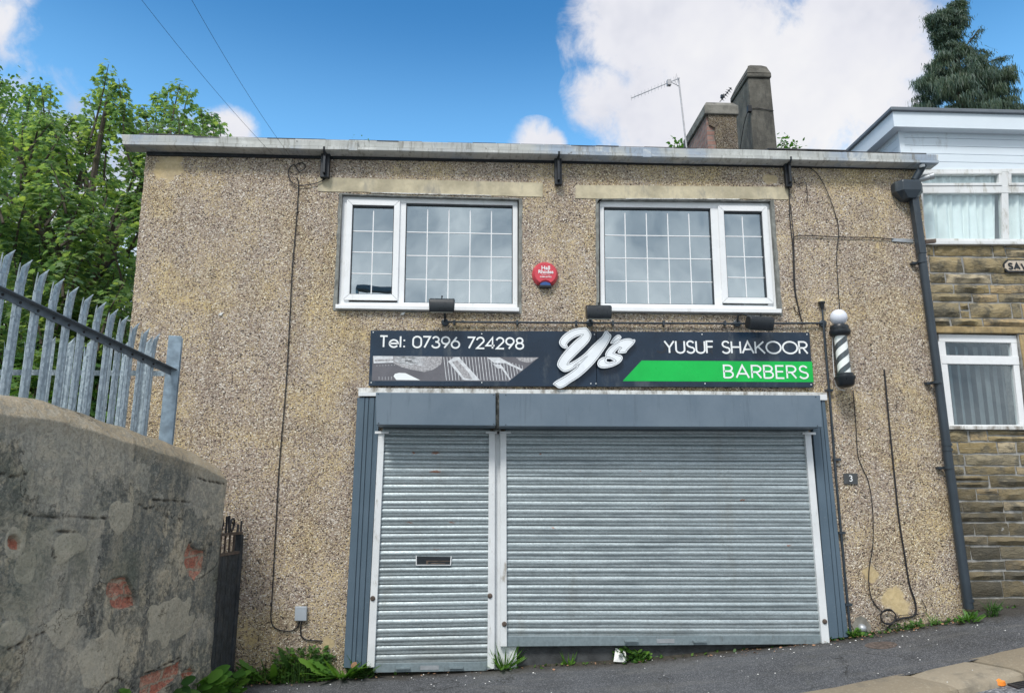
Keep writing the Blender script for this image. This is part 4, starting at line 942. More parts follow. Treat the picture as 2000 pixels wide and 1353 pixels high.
flood('black floodlight below the left window, over the telephone number', 863, 596, 51, 869, math.radians(8), 0, lambda b, c: [b, b+Vector((0, -.03, .05)), Vector((b.x, c.y+.05, c.z-.03)), Vector((b.x, c.y+.02, c.z-.01))])
flood('black floodlight right above the script logo', 1169, 609, 51, 1152, math.radians(8), 0, lambda b, c: [b, b+Vector((0, -.03, .03)), Vector((b.x+.02, c.y+.05, c.z-.03)), Vector((c.x-.02, c.y+.02, c.z-.01))])
flood('tilted black floodlight on side arm under the right window', 1484, 630, 54, 1440, math.radians(22), math.radians(10), lambda b, c: [b, b+Vector((0, -.03, .055)), b+Vector((.03, -.05, .075)), Vector((c.x-.05, c.y+.06, c.z+.075)), Vector((c.x+.02, c.y+.02, c.z+.06))])
# photocell
p = P(1606, 604, CYd); t = thing('photocell', p, 'small photocell with yellowed dome at the top of the conduit', 'sensor')
MB().lathe([(.012, 0), (.018, .02), (.026, .055), (.034, .06), (.034, .075)], p, n=18).build('sensor_body', 'black_plastic', t, smooth=True)
plain('yellowed_dome', (.50, .42, .26), .45, var=.1); MB().lathe([(.036, .076), (.034, .09), (.024, .103), (.008, .108)], p, n=18).build('sensor_dome', 'yellowed_dome', t, smooth=True)

# barber's pole
BY = -.17
top = P(1641, 656, BY); bot = P(1649.5, 731, BY); t = thing('barber_pole', P(1651, 758, BY), "black and white striped barber's pole with white globe on the wall", 'barber pole')
ctr = lambda f_: top.lerp(bot, f_); ax = (top-bot).normalized(); rad = .068
L = (top-bot).length
MB().lathe([(rad-.010, 0), (rad-.010, L)], bot, ax, 40).build('stripe_backing', 'pole_white', t, smooth=True)
u_ = ax.orthogonal().normalized(); v_ = ax.cross(u_); mb = MB(); turns = 1.45; N = 90
for s0 in (0, .5):
    o = len(mb.v)
    for i in range(N+1):
        f_ = -.25+1.5*i/N
        for dh in (0, .5):
            h = f_*L+dh*.118; hh = min(max(h, 0), L); a = 2*PI*(turns*f_*1.0+s0)
            mb.v.append(tuple(bot+ax*hh+(u_*math.cos(a)+v_*math.sin(a))*(rad-.0085)))
    for i in range(N): a = o+2*i; mb.f.append((a, a+2, a+3, a+1))
mb.build('stripe', 'pole_stripe', t, smooth=True)
MB().lathe([(rad, 0), (rad, L)], bot, ax, 40).build('glass_tube', 'tube_glass', t, smooth=True)
MB().lathe([(rad+.004, -.006), (rad+.022, .006), (rad+.032, .030), (rad+.030, .052), (rad+.016, .062), (rad+.020, .085), (rad+.010, .104), (rad-.012, .112)], top, ax, 32).build('top_cap', 'black_plastic', t, smooth=True)
MB().lathe([(.03, -.125), (rad-.005, -.118), (rad+.012, -.10), (rad+.018, -.06), (rad+.028, -.04), (rad+.028, -.022), (rad+.014, -.012), (rad+.014, .004), (rad+.003, .010)], bot, ax, 32).build('bottom_cap', 'black_plastic', t, smooth=True)
gr = .080; gc = P(1638, 620, BY); mb = MB(); mb.lathe([(gr*math.sin(PI*i/16)+.0005, -gr*math.cos(PI*i/16)) for i in range(17)], gc, (0, 0, 1), 32); mb.build('globe', 'lamp_globe', t, smooth=True)
mb = MB(); a = P(1634, 650, -.05); b = P(1646, 742, -.05); mb.box8([(b.x-.03, -.075, b.z), (b.x+.03, -.075, b.z), (b.x+.03, -.001, b.z), (b.x-.03, -.001, b.z), (a.x-.03, -.075, a.z), (a.x+.03, -.075, a.z), (a.x+.03, -.001, a.z), (a.x-.03, -.001, a.z)])
for f_ in (.03, .97): q = top.lerp(bot, f_); mb.box(q.x-.02, q.x+.02, BY+.03, -.05, q.z-.02, q.z+.02)
mb.build('wall_bracket', 'black_plastic', t)
MB().tube(spline([P(1626, 652, -.10), P(1627, 700, -.10), P(1631, 745, -.10), P(1638, 759, -.10), P(1650, 762, -.10)], 5), .004, 6).build('flex', 'white_paint', t, smooth=True)

# alarm bell box
c = P(1064, 538, 0); t = thing('alarm_box', c, 'round red burglar alarm box between the two upper windows', 'alarm')
rO = .128; mb = MB(); n = 48
def notch(a, r): # flatten the bottom where the strobe sits
    return (math.cos(a)*r, math.sin(a)*r)
body = [(math.cos(2*PI*i/n)*rO, math.sin(2*PI*i/n)*rO) for i in range(n)]
face = []
for i in range(n):
    a = 2*PI*i/n; x, z = math.cos(a)*rO*.83, math.sin(a)*rO*.83
    dx, dz = x, z+rO*.98
    rr_ = math.hypot(dx, dz)
    if rr_ < rO*.46: x, z = dx/rr_*rO*.46, dz/rr_*rO*.46-rO*.98
    face.append((x, z))
body = [(x, max(z, -rO*.80)) for x, z in body]
vs = [(c.x+x, -.001, c.z+z) for x, z in body]+[(c.x+x*1.0, -.03, c.z+z) for x, z in body]+[(c.x+x, -.062, c.z+z+.004) for x, z in face]
vs += [(c.x, -.064, c.z+.01)]
mb.add(vs, [(i, (i+1) % n, n+(i+1) % n, n+i) for i in range(n)]+[(n+i, n+(i+1) % n, 2*n+(i+1) % n, 2*n+i) for i in range(n)]+[(2*n+i, 2*n+(i+1) % n, 3*n) for i in range(n)])
mb.build('bell_cover', 'alarm_red', t, smooth=True)
mb = MB(); mb.prism([(c.x+math.cos(math.radians(a))*.052, c.z-rO*.98+.012+math.sin(math.radians(a))*.042) for a in range(0, 181, 12)], -.050, -.031); mb.build('strobe_lens', 'alarm_blue', t)
mb = MB(); mb.box(c.x-.060, c.x+.060, -.056, -.002, c.z-rO*.98-.012, c.z-rO*.98+.012); mb.build('strobe_base', 'black_plastic', t, bevel=.004)
def font(txt, size, at, m, name, parent, y, bold=0.0, spacing=1.0):
    cu = bpy.data.curves.new(name, 'FONT'); cu.body = txt; cu.size = size; cu.align_x = 'CENTER'; cu.align_y = 'CENTER'; cu.extrude = .0006; cu.offset = bold; cu.space_character = spacing; cu.resolution_u = 3
    o = bpy.data.objects.new(name, cu); COL.objects.link(o); dg = bpy.context.evaluated_depsgraph_get(); me = bpy.data.meshes.new_from_object(o.evaluated_get(dg)); bpy.data.objects.remove(o)
    mb = MB(); mb.v = [(at.x+v.co.x, y-v.co.z, at.z+v.co.y) for v in me.vertices]; mb.f = [tuple(p.vertices) for p in me.polygons]
    return mb.build(name, m, parent)
font('Hall', .056, Vector((c.x+.004, 0, c.z+.056)), 'sign_white', 'company_lettering', t, -.0665, .0012)
font('Rhodes', .050, Vector((c.x+.004, 0, c.z+.016)), 'sign_white', 'company_lettering', t, -.0665, .0012)
font('SECURITY LTD', .0115, Vector((c.x+.004, 0, c.z-.012)), 'sign_white', 'small_lettering', t, -.0665, 0, 1.15)
font('01484-657921', .0200, Vector((c.x+.004, 0, c.z-.036)), 'sign_white', 'number_lettering', t, -.0665, .0004)

# number plaque
q = Q((1648, 924), (1675, 924), (1676, 945), (1649, 945), -.014); t = thing('number_plaque', (q.c[3].x, 0, q.c[3].z), 'small slate house number plaque reading 3 beside the wide shutter', 'plaque')
mb = MB(); q.box(mb, 0, 1, 0, 1, -.014, -.001); mb.build('plaque', 'plaque_slate', t, bevel=.002); x, z = q.m(.5, .5); font('3', .085, Vector((x, 0, z)), 'sign_white', 'numeral', t, -.0150, .0004)
# telecom box
q = Q((576, 1184), (599, 1184), (598, 1212), (575, 1212), -.04); mb = MB(); q.box(mb, 0, 1, 0, 1, -.04, -.001); tag(mb.build('junction_box', 'grey_box', bevel=.005), 'small light grey junction box low on the wall left of the shutters', 'junction box')
# flue outlet low down
c = P(1682, 1226); t = thing('wall_vent', c, 'silver domed vent in a grey cement patch at the foot of the wall', 'vent')
mb = MB(); mb.prism([(c.x+math.cos(2*PI*i/20)*.085*(1+.15*math.sin(i*2.3)), c.z-.01+math.sin(2*PI*i/20)*.115*(1+.12*math.sin(i*3.1))) for i in range(20)], -.012, -.0005); mb.build('cement_patch', 'cement', t, bevel=.004)
MB().lathe([(.042, 0), (.040, .015), (.030, .032), (.014, .042), (.002, .044)], (c.x+.0, -.012, c.z), (0, -1, .15), 20).build('vent_dome', 'aluminium', t, smooth=True)

# cables on the wall
def cab(mb_, label, name='cable', m='black_cable'): return tag(mb_.build(name, m, smooth=True), label, 'cable')
mb = wallcable([(579, 348), (583, 362), (578, 440), (571, 520), (565, 640), (558, 760), (546, 900), (538, 1040), (531, 1170), (529, 1205), (534, 1222), (548, 1230), (570, 1231), (582, 1222), (586, 1210)], r=.0055)
cab(mb, 'thin black cable running down the wall to the grey junction box')
mb = wallcable([(590, 1212), (587, 1225), (588, 1240), (597, 1248), (612, 1250), (628, 1251)], r=.0055); cab(mb, 'short black cable below the grey junction box')
mb = wallcable([(578, 322), (590, 318), (597, 326), (590, 333), (583, 334), (575, 322), (566, 328), (563, 340), (569, 355), (583, 362), (600, 361), (620, 357), (634, 350), (638, 345)], -.02, .0055); cab(mb, 'coiled loop of black cable under the left gutter bracket')
mb = wallcable([(1541, 364), (1543, 430), (1548, 480), (1551, 560), (1559, 600), (1566, 628)], r=.0055); wallcable([(1544, 400), (1550, 470), (1553, 560), (1561, 606), (1567, 630)], -.02, .0045, mb=mb); wallcable([(1549, 598), (1556, 610), (1566, 606)], -.018, .004, mb=mb)
cab(mb, 'pair of black cables down the wall between right window and photocell')
mb = wallcable([(1550, 500), (1550, 470), (1553, 462), (1570, 460), (1640, 463), (1700, 464), (1745, 467)], -.016, .005); cab(mb, 'black cable running level from right window to the downpipe')
mb = wallcable([(1548, 325), (1580, 328), (1600, 345), (1618, 380), (1632, 420), (1638, 450), (1634, 500), (1637, 560), (1640, 606)], -.024, .0045); cab(mb, "curved black cable from the eaves down to the barber's pole")
mb = wallcable([(1549, 346), (1556, 360), (1572, 356), (1576, 370), (1576, 395)], -.014, .004); cab(mb, 'loose wiggling cable end beside the right gutter bracket')
mb = wallcable([(1666, 762), (1671, 820), (1675, 885), (1685, 915), (1696, 940), (1704, 990), (1705, 1060), (1698, 1105), (1697, 1140), (1704, 1172), (1722, 1194)], r=.0045); cab(mb, "thin black cable wandering down below the barber's pole")
mb = wallcable([(1727, 722), (1737, 830), (1747, 930), (1756, 1015), (1768, 1090), (1776, 1140), (1786, 1170), (1789, 1192), (1782, 1203), (1760, 1207), (1744, 1214), (1733, 1228), (1722, 1236), (1697, 1239)], -.014, .0085, 5, 8); cab(mb, 'thick black cable nailed down the wall and curling at the pavement')
pts = [P(1735+15*math.cos(a), 1204+13*math.sin(a)*(1 if a < 7 else 1.15), -.022-.002*a) for a in [i*.35 for i in range(34)]]
mb = MB().tube(pts, .0065, 6); wallcable([(1748, 1202), (1780, 1199), (1806, 1196), (1808, 1185), (1800, 1170)], -.02, .003, mb=mb); cab(mb, 'small coil of black cable at the foot of the wall')
mb = MB(); qbox(mb, (1742, 465), (1784, 467), (1784, 474), (1742, 471), -.012, -.002); tag(mb.build('metal_strap', 'aluminium'), 'short pale metal strap at the end of the level cable', 'strap')
mb = MB(); a = P(1807, 470, -.02); mb.box8([(a.x, -.03, a.z-.03), (a.x+.11, -.03, a.z-.02), (a.x+.11, -.001, a.z-.02), (a.x, -.001, a.z-.03), (a.x, -.03, a.z+.005), (a.x+.11, -.03, a.z+.018), (a.x+.11, -.001, a.z+.018), (a.x, -.001, a.z+.005)]); mb.build('x', 'rusty_iron')
o = COL.objects['x']; o.name = 'metal_bracket'; tag(o, 'short rusty bracket sticking out right of the downpipe', 'bracket')
# overhead wires: both leave the wall towards a pole across the street
def wire(pa, far, label):
    a = P(*pa); b = CAM+ray(*far[:2])*far[2]; pts = []
    for i in range(25):
        t_ = i/24; q = a.lerp(b, t_); q.z -= .35*4*t_*(1-t_)*0.15; pts.append(q)
    tag(MB().tube(pts, .0015, 5).build('overhead_wire', 'black_cable'), label, 'overhead wire')
wire((579, 321, -.02), (372, -4, 5.2), 'overhead wire rising from the small cable coil, right of the two')
wire((579, 348, -.02), (275, -2, 5.2), 'fainter overhead wire dropping to the gutter, left of the two')

# downpipe
t = thing('downpipe', (P(1892, 1195, -.07).x, -.07, P(1892, 1195, -.07).z), 'dark grey plastic downpipe with hopper at the right end of the shop', 'downpipe')
DY = -.075
mb = MB(); mb.tube([P(1804, 322, -.14), P(1797, 334, -.12), P(1786, 352, -.09)], .036, 12); mb.build('swan_neck', 'pipe_plastic', t, smooth=True)
MB().tube([P(1800, 322, -.17), P(1801, 327, -.165)], .03, 12).build('outlet', 'aluminium', t, smooth=True)
a = P(1752, 350, -.14); b = P(1811, 388, -.14); cx = (a.x+b.x)/2; hw = (b.x-a.x)/2; h = a.z-b.z
mb = MB(); lv = [(0, .92, -.145), (-.12, 1, -.15), (-.55, 1, -.15), (-.95, .45, -.125)]; vs = []
for (dz, s, y) in lv:
    for (x, yy) in ((-1, -.01), (-1, y*.6), (-.62, y), (.62, y), (1, y*.6), (1, -.01)): vs.append((cx+x*hw*s, yy, a.z+dz*h))
mb.add(vs, [(i*6+(j+1) % 6, i*6+j, (i+1)*6+j, (i+1)*6+(j+1) % 6) for i in range(3) for j in range(6)]+[tuple(range(6)), tuple(18+j for j in reversed(range(6)))]); mb.build('hopper', 'pipe_plastic', t, bevel=.006)
w2 = .036; p0 = P(1784, 384, DY); p1 = P(1815, 610, DY); p2 = P(1892, 1188, DY)
pm = P(1800, 497, DY)
mb = MB(); mb.box8([(pm.x-w2, DY-w2, pm.z), (pm.x+w2, DY-w2, pm.z), (pm.x+w2, DY+w2, pm.z), (pm.x-w2, DY+w2, pm.z), (p0.x-w2, DY-w2, p0.z), (p0.x+w2, DY-w2, p0.z), (p0.x+w2, DY+w2, p0.z), (p0.x-w2, DY+w2, p0.z)]); mb.build('square_pipe', 'pipe_plastic', t, bevel=.008)
MB().tube([pm, P(1830, 720, DY), P(1851, 890, DY), p2], [.041, .041, .042, .044], 16).build('round_pipe', 'pipe_plastic', t, smooth=True)
for (px, py, r_, br_) in ((1801, 512, .046, 1), (1830, 747, .048, 1), (1849, 868, .048, 0), (1850, 878, .048, 0), (1853, 913, .047, 1), (1891, 1172, .049, 0)):
    mb = MB(); p = P(px, py, DY); mb.lathe([(r_, -.012), (r_, .012)], p, (0, 0, 1), 18)
    if br_: mb.box(p.x-.085, p.x-.03, -.05, -.001, p.z-.011, p.z+.011)
    mb.build('collar', 'pipe_plastic', t, smooth=True)
q = P(1812, 347, -.02); mb = MB(); mb.lathe([(.030, 0), (.030, .11), (.034, .112), (.034, .15)], P(1793, 352, -.06), (.93, -.35, .18), 16); tag(mb.build('flue_pipe', 'aluminium', smooth=True), 'short silver flue pipe poking out beside the hopper', 'pipe')
# small white flecks stuck to the wall
for (px, py, lb) in ((786, 612, 'torn white scrap on the wall below the left window'), (430, 613, 'little white plastic clip high on the bare left wall')):
    p = P(px, py, -.01); mb = MB(); mb.add([(p.x-.022, -.002, p.z-.012), (p.x+.01, -.016, p.z-.018), (p.x+.03, -.008, p.z+.016), (p.x-.004, -.018, p.z+.006), (p.x, -.001, p.z+.01)], [(0, 1, 3), (1, 2, 3), (0, 3, 4), (3, 2, 4)]); tag(mb.build('wall_clip', 'litter_white'), lb, 'clip')

# ------------------------------------------------------------------ stone neighbour
NY = .22
nb = thing('neighbour_house', (XR+.8, NY, zf(XR+.8)), 'coursed yellow stone house with white clad upper storey at the right edge', 'house')
nx0 = xbr-.12; nx1 = nx0+5.0
def nz(px, py): return P(px, py, NY).z
sill_z = nz(1900, 476); lw = Q((1833, 652), (1985, 655), (2004, 832), (1853, 832), NY)
LX0, LX1 = lw.c[0].x, lw.c[1].x; LZ1, LZ0 = lw.c[0].z, lw.c[3].z-.04
mb = MB(); mb.prism([(nx0-.25, -.9), (nx1, -.9), (nx1, sill_z-.03), (nx0-.25, sill_z-.03)], NY+.006, NY+.3, holes=[[(LX0-.02, LZ0), (LX1+.02, LZ0), (LX1+.02, LZ1+.02), (LX0-.02, LZ1+.02)]])
mb.build('mortar_wall', 'mortar', nb)
courses = [(476, 500), (503, 533), (536, 554), (557, 572), (575, 589), (592, 620), (623, 637), (841, 861), (864, 884), (887, 908), (911, 926), (929, 951), (954, 976), (980, 998), (1001, 1018), (1021, 1044), (1047, 1064), (1067, 1092), (1095, 1112), (1115, 1132), (1135, 1165), (1168, 1200), (1203, 1240)]
rs = random.Random(11); mb = MB()
def block(mb, x0, x1, z0, z1, r):
    """one pitched-face stone: a little grid with a rough bulging front"""
    n = max(3, int((x1-x0)/.05)); m_ = max(2, int((z1-z0)/.04)); vs = []; o = Vector((r.uniform(0, 99), r.uniform(0, 99), 0)); bul = r.uniform(.006, .034)
    for i in range(n+1):
        for j in range(m_+1):
            u = i/n; v = j/m_; e = min(u, 1-u, v, 1-v); x = x0+(x1-x0)*u; z = z0+(z1-z0)*v
            jx_ = .012*noise.noise(o+Vector((u*3, v*3, 5))); h = (0 if e == 0 else bul+.034*noise.noise(o+Vector((x*12, z*16, 0))))
            vs.append((x+jx_, NY-.001-h, z+.011*noise.noise(o+Vector((u*4, v*2, 9)))))
    fs = [(i*(m_+1)+j, (i+1)*(m_+1)+j, (i+1)*(m_+1)+j+1, i*(m_+1)+j+1) for i in range(n) for j in range(m_)]
    b = len(vs); bd = [i*(m_+1) for i in range(n+1)]+[n*(m_+1)+j for j in range(1, m_+1)]+[i*(m_+1)+m_ for i in range(n-1, -1, -1)]+[j for j in range(m_-1, 0, -1)]
    vs += [(vs[k][0], NY+.024, vs[k][2]) for k in bd]; L_ = len(bd)
    fs += [(bd[(k+1) % L_], bd[k], b+k, b+(k+1) % L_) for k in range(L_)]
    mb.add(vs, fs)
for ci, (ya, yb) in enumerate(courses):
    z1 = nz(1930, ya); z0 = nz(1930, yb); x = nx0-.2-rs.uniform(0, .2); low = ya > 950
    while x < nx1:
        wv = rs.uniform(.18, .58)*(1.15 if z1-z0 > .12 else 1); 
        if rs.random() < .15: wv *= .45
        x1 = x+wv; gap = .020 if not low else .010
        segs = [(x, x1)]
        if z0 < LZ1+.02 and z1 > LZ0:
            segs = []
            if x < LX0-.02: segs.append((x, min(x1, LX0-.03)))
            if x1 > LX1+.17: segs.append((max(x, LX1+.17), x1))
        for (s0, s1) in segs:
            if s1-s0 <= .05: continue
            if z1-z0 > .085 and rs.random() < .28:
                zm = z0+(z1-z0)*rs.uniform(.38, .62); block(mb, s0+gap/2, s1-gap/2, z0, zm-gap*.4, rs); block(mb, s0+gap/2, s1-gap/2, zm+gap*.4, z1, rs)
            else: block(mb, s0+gap/2, s1-gap/2, z0+rs.uniform(-.004, .006), z1+rs.uniform(-.006, .004), rs)
        x = x1
# courses beside the lower window
zc = LZ1+.0
while zc > LZ0+.06:
    hh = rs.uniform(.10, .16); x = LX1+.19
    while x < nx1: wv = rs.uniform(.25, .5); block(mb, x, x+wv-.012, max(zc-hh, LZ0), zc-.012, rs); x += wv
    zc -= hh
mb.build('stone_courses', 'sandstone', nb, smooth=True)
mb = MB(); z1 = nz(1930, 638); mb.box(LX0-.12, LX1+.12, NY-.012, NY+.03, LZ1+.012, z1); mb.box(LX1+.03, LX1+.17, NY-.010, NY+.03, LZ0, LZ1-.0); mb.build('window_dressing', 'dressed_stone', nb, bevel=.008)
# lower window
f_ = MB(); Y = NY+.03
def frame_box(q, u0, u1, v0, v1, mb_, Y, d=.06): q.box(mb_, u0, u1, v0, v1, Y, Y+d)
lw2 = Q((1833, 652), (1985, 655), (2004, 832), (1853, 832), Y)
frame_box(lw2, 0, 1, 0, .085, f_, Y); frame_box(lw2, 0, 1, .235, .33, f_, Y-.004); frame_box(lw2, 0, 1, .985, 1, f_, Y); frame_box(lw2, -.05, .075, .085, .985, f_, Y+.001); frame_box(lw2, .925, 1, .085, .985, f_, Y+.001)
wn = f_.build('window', 'white_upvc', nb, bevel=.004)
mb = MB(); lw2.box(mb, .06, .94, .085, .235, Y+.03, Y+.033); mb.build('pane', 'clear_glass', wn); mb = MB(); lw2.box(mb, .06, .94, .33, .985, Y+.031, Y+.034); mb.build('pane', 'clear_glass', wn)
mb = MB(); q = Q((1845, 831), (2010, 832), (2010, 839), (1845, 838), NY-.04); q.box(mb, 0, 1, 0, 1, NY-.04, NY+.06); mb.build('sill', 'peeling_paint', wn, bevel=.004)
mb = MB()
for i in range(8):
    u = .05+i*.115; x0, z0 = lw2.m(u, .985); x1, z1 = lw2.m(u, .32); a = .5+.2*math.sin(i); d = .075
    mb.box8([(x0, Y+.10, z0), (x0+d*math.cos(a), Y+.10+d*math.sin(a), z0), (x0+d*math.cos(a), Y+.103+d*math.sin(a), z0), (x0, Y+.103, z0), (x1, Y+.10, z1+.2), (x1+d*math.cos(a), Y+.10+d*math.sin(a), z1+.2), (x1+d*math.cos(a), Y+.103+d*math.sin(a), z1+.2), (x1, Y+.103, z1+.2)])
mb.build('vertical_blind', 'blind', wn)
mb = MB(); mb.box(LX0-.3, LX1+.4, NY+.8, NY+.85, LZ0-.3, LZ1+.3); mb.build('dark_room', 'interior_dark', nb)
# upper storey: big white windows, cladding, fascia and flat roof
UY = NY; q0 = P(1756, 255, UY); UX0 = q0.x; UX1 = UX0+5.2; zr = lambda y: P(1900, y, UY).z
z_sill, z_wt, z_cl, z_fa, z_tr = zr(471), zr(331), zr(254), zr(223), zr(212)
mb = MB()
zz = z_wt+.002; nb_ = 5; hh = (z_cl-.002-zz)/nb_
for i in range(nb_):
    mb.box(UX0, UX1, UY+.02, UY+.06, zz+i*hh, zz+(i+1)*hh-.006); mb.box(UX0, UX0+.04, UY+.061, UY+3.0, zz+i*hh, zz+(i+1)*hh-.006)
mb.box(UX0+.004, UX1, UY+.03, UY+.062, zz, z_cl); mb.box(UX0+.004, UX0+.036, UY+.06, UY+3.0, zz-.8, z_cl); mb.box(UX0-.004, UX0+.05, UY+.012, UY+.056, zz, z_cl)
mb.build('cladding_boards', 'cladding', nb)
FY = UY-.10
fx0 = P(1744, 225, FY).x; zf1 = P(1900, 222, FY).z; zf0 = P(1900, 251, FY).z
mb = MB(); mb.box(fx0, UX1, FY, FY+.025, zf0, zf1); mb.box(fx0, fx0+.025, FY+.026, UY+3.2, zf0, zf1); mb.box(fx0+.026, UX1, FY+.026, UY+.02, zf0+.004, zf0+.014); mb.box(fx0+.026, UX0, UY+.02, UY+3.2, zf0+.004, zf0+.014); mb.build('roof_fascia', 'cladding', nb)
mb = MB(); zt1 = P(1900, 212, FY-.03).z; mb.box(fx0-.03, UX1, FY-.03, UY+3.2, zf1+.001, zt1); mb.build('flat_roof', 'roof_trim', nb, bevel=.008)
uw = Q((1790, 331), (2070, 329), (2070, 474), (1800, 472), UY); W_ = uw.W(); H_ = uw.H()
um = lambda px: (px-1795)/275.
def ub(x): return (P(x[0], x[1], UY).x-uw.c[0].x)/(uw.c[1].x-uw.c[0].x)
u_m = ub((1962, 330)); mu0 = u_m-.024; mu1 = u_m+.024
f_ = MB(); Y = UY
uw.box(f_, 0, 1, 0, .045, Y, Y+.06); uw.box(f_, 0, 1, .235, .335, Y-.003, Y+.06); uw.box(f_, 0, 1, .955, 1, Y, Y+.06); uw.box(f_, mu0, mu1, .045, .955, Y+.001, Y+.06); uw.box(f_, 0, .035, .045, .955, Y+.001, Y+.06)
uw.box(f_, mu0-.02, mu0, .045, .235, Y-.01, Y+.05); uw.box(f_, 0, mu0, .20, .235, Y-.012, Y+.05); uw.box(f_, 0, mu0, .045, .075, Y-.012, Y+.05); uw.box(f_, mu1, mu1+.02, .045, .235, Y-.01, Y+.05); uw.box(f_, mu1, 1, .20, .235, Y-.012, Y+.05); uw.box(f_, mu1, 1, .045, .075, Y-.012, Y+.05)
wn = f_.build('window', 'dirty_upvc', nb, bevel=.003)
for (u0, u1, v0, v1) in ((.035, mu0-.02, .075, .20), (.035, mu0, .335, .955), (mu1+.02, 1, .075, .20), (mu1, 1, .335, .955)):
    mb = MB(); uw.box(mb, u0, u1, v0, v1, Y+.03, Y+.033); mb.build('pane', 'clear_glass', wn)
for (u0, u1) in ((.0, mu0-.015), (mu1+.03, 1.0)):
    mb = MB(); n = 120; vs = []
    for i in range(n+1):
        u = u0+(u1-u0)*i/n; d = .018*math.sin(i*.55+2*noise.noise(Vector((i*.06, 0, 0))))+.01*math.sin(i*.21)
        for v in (.06, .30, .6, .955): x, z = uw.m(u, v); vs.append((x+.02*v*math.sin(i*.3), Y+.075+d*(.6+v*.6), z))
    mb.add(vs, [(i*4+j, i*4+j+1, (i+1)*4+j+1, (i+1)*4+j) for i in range(n) for j in range(3)]); mb.build('net_curtain', 'net_curtain', wn, smooth=True)
mb = MB(); mb.box(UX0, UX1, Y+.5, Y+.55, z_sill-.2, z_wt+.2); mb.build('back_wall', 'interior_wall', nb)
mb = MB(); s_ = Q((1790, 470), (2070, 470), (2070, 477), (1790, 477), UY-.05); s_.box(mb, 0, 1, 0, 1, UY-.05, UY+.05); mb.build('sill', 'dirty_upvc', wn, bevel=.004)
# street nameplate
NP = NY-.035
pts = [(1960, 515), (1967, 507), (2060, 507), (2068, 515), (2068, 524), (2060, 532), (1967, 531), (1960, 524)]
t = thing('street_nameplate', (P(1960, 531, NP).x, NP, P(1960, 531, NP).z), 'cream street nameplate with black letters SAV on the stone wall', 'sign')
mb = MB(); mb.prism([pz(*p, NP) for p in pts][::-1], NP, NY-.012); mb.build('plate_rim', 'black_paint', t)
cx = sum(p[0] for p in pts)/8; cy = sum(p[1] for p in pts)/8
mb = MB(); mb.prism([pz(cx+(p[0]-cx)*.955, cy+(p[1]-cy)*.80, NP) for p in pts][::-1], NP-.004, NP); mb.build('plate_face', 'nameplate_cream', t)
mb = MB(); strokes(mb, 'SAV' if 'V' in GL else 'SA', pz(1968, 527.5, NP), pz(2003, 528, NP), .088, .0080, NP-.009, NP-.004, .22) if 'V' in GL else None
GL['V'] = (.64, [[(0, 1), (.32, 0), (.64, 1)]])
mb = MB(); strokes(mb, 'SAV', pz(1968.5, 527, NP), pz(2006, 528, NP), .078, .0085, NP-.009, NP-.004, .26); mb.build('street_lettering', 'black_paint', t)

# ------------------------------------------------------------------ left: retaining wall, fences, gate
ZP0 = 4.5; A0 = CAM+ray(28, 490)*ZP0; STEP = ray(1250, 1180)*(.028*ZP0)
Dh = Vector((STEP.x, STEP.y, 0)).normalized(); Nr = Vector((Dh.y, -Dh.x, 0))      # to the right of the walking direction = towards the street
def vhit(px, py, A, D, N=None):
    N = Vector((D.y, -D.x, 0)); r = ray(px, py); t_ = (A-CAM).dot(N)/r.dot(N); return CAM+r*t_
OFF = .33
AF = Vector((A0.x, A0.y, 0))+Nr*OFF                       # the wall face line
corner = vhit(430, 1120, AF, Dh); SE = (corner-AF).dot(Dh)
print('corner', corner, 'SE', SE, 'A0', A0, 'STEP', STEP)
AB = Vector((A0.x, A0.y, 0))+Nr*(OFF-.16)
sil = [(-60, 762), (0, 772), (60, 778), (120, 795), (200, 822), (300, 858), (345, 872), (400, 900), (438, 930)]
sils = [(vhit(x, y, AB, Dh)-AB).dot(Dh) for x, y in sil]; silz = [vhit(x, y, AB, Dh).z for x, y in sil]
def ztop(s): return float(np.interp(s, sils, silz))+(.0 if s > sils[0] else -(s-sils[0])*.1)
S0 = -1.0; ds = .008
cols = [('f', S0+i*ds) for i in range(int((SE-S0)/ds)+1)]
ncap = 34; HB = 230
bricks = [[(362, 1078), (371, 1056), (381, 1072), (402, 1075), (401, 1110), (385, 1135), (372, 1122), (363, 1100)],
          [(210, 1140), (222, 1130), (248, 1126), (255, 1140), (262, 1158), (268, 1182), (240, 1190), (222, 1184), (213, 1160)],
          [(270, 1353), (272, 1322), (300, 1312), (330, 1302), (352, 1288), (352, 1310), (340, 1330), (320, 1345), (300, 1360)],
          [(352, 1315), (375, 1300), (382, 1315), (360, 1330)], [(20, 1046), (30, 1045), (41, 1058), (38, 1072), (22, 1074), (16, 1062)]]
pales = [(233, 1010, 26, 34), (133, 1065, 30, 36), (122, 1225, 34, 38), (50, 1110, 22, 34), (18, 1235, 24, 26), (200, 1290, 45, 60), (330, 1210, 50, 45), (30, 1060, 22, 28)]
cracks = [[(0, 925), (25, 932), (50, 925)], [(48, 1000), (70, 1010), (110, 1010), (160, 1012), (205, 1012)], [(103, 1070), (103, 1085), (108, 1090)], [(272, 985), (290, 993), (303, 990)], [(300, 975), (340, 978), (372, 980)],
          [(380, 932), (400, 938), (420, 942), (436, 945)], [(105, 1040), (112, 1038), (150, 1040)], [(0, 1275), (40, 1255), (85, 1235)], [(395, 1128), (420, 1110), (425, 1098)], [(186, 1353), (200, 1335), (225, 1322), (240, 1330), (258, 1345)], [(270, 1320), (300, 1308), (350, 1283)]]
def onface(pxs): return [((q-AF).dot(Dh), q.z) for q in (vhit(x, y, AF, Dh) for x, y in pxs)]
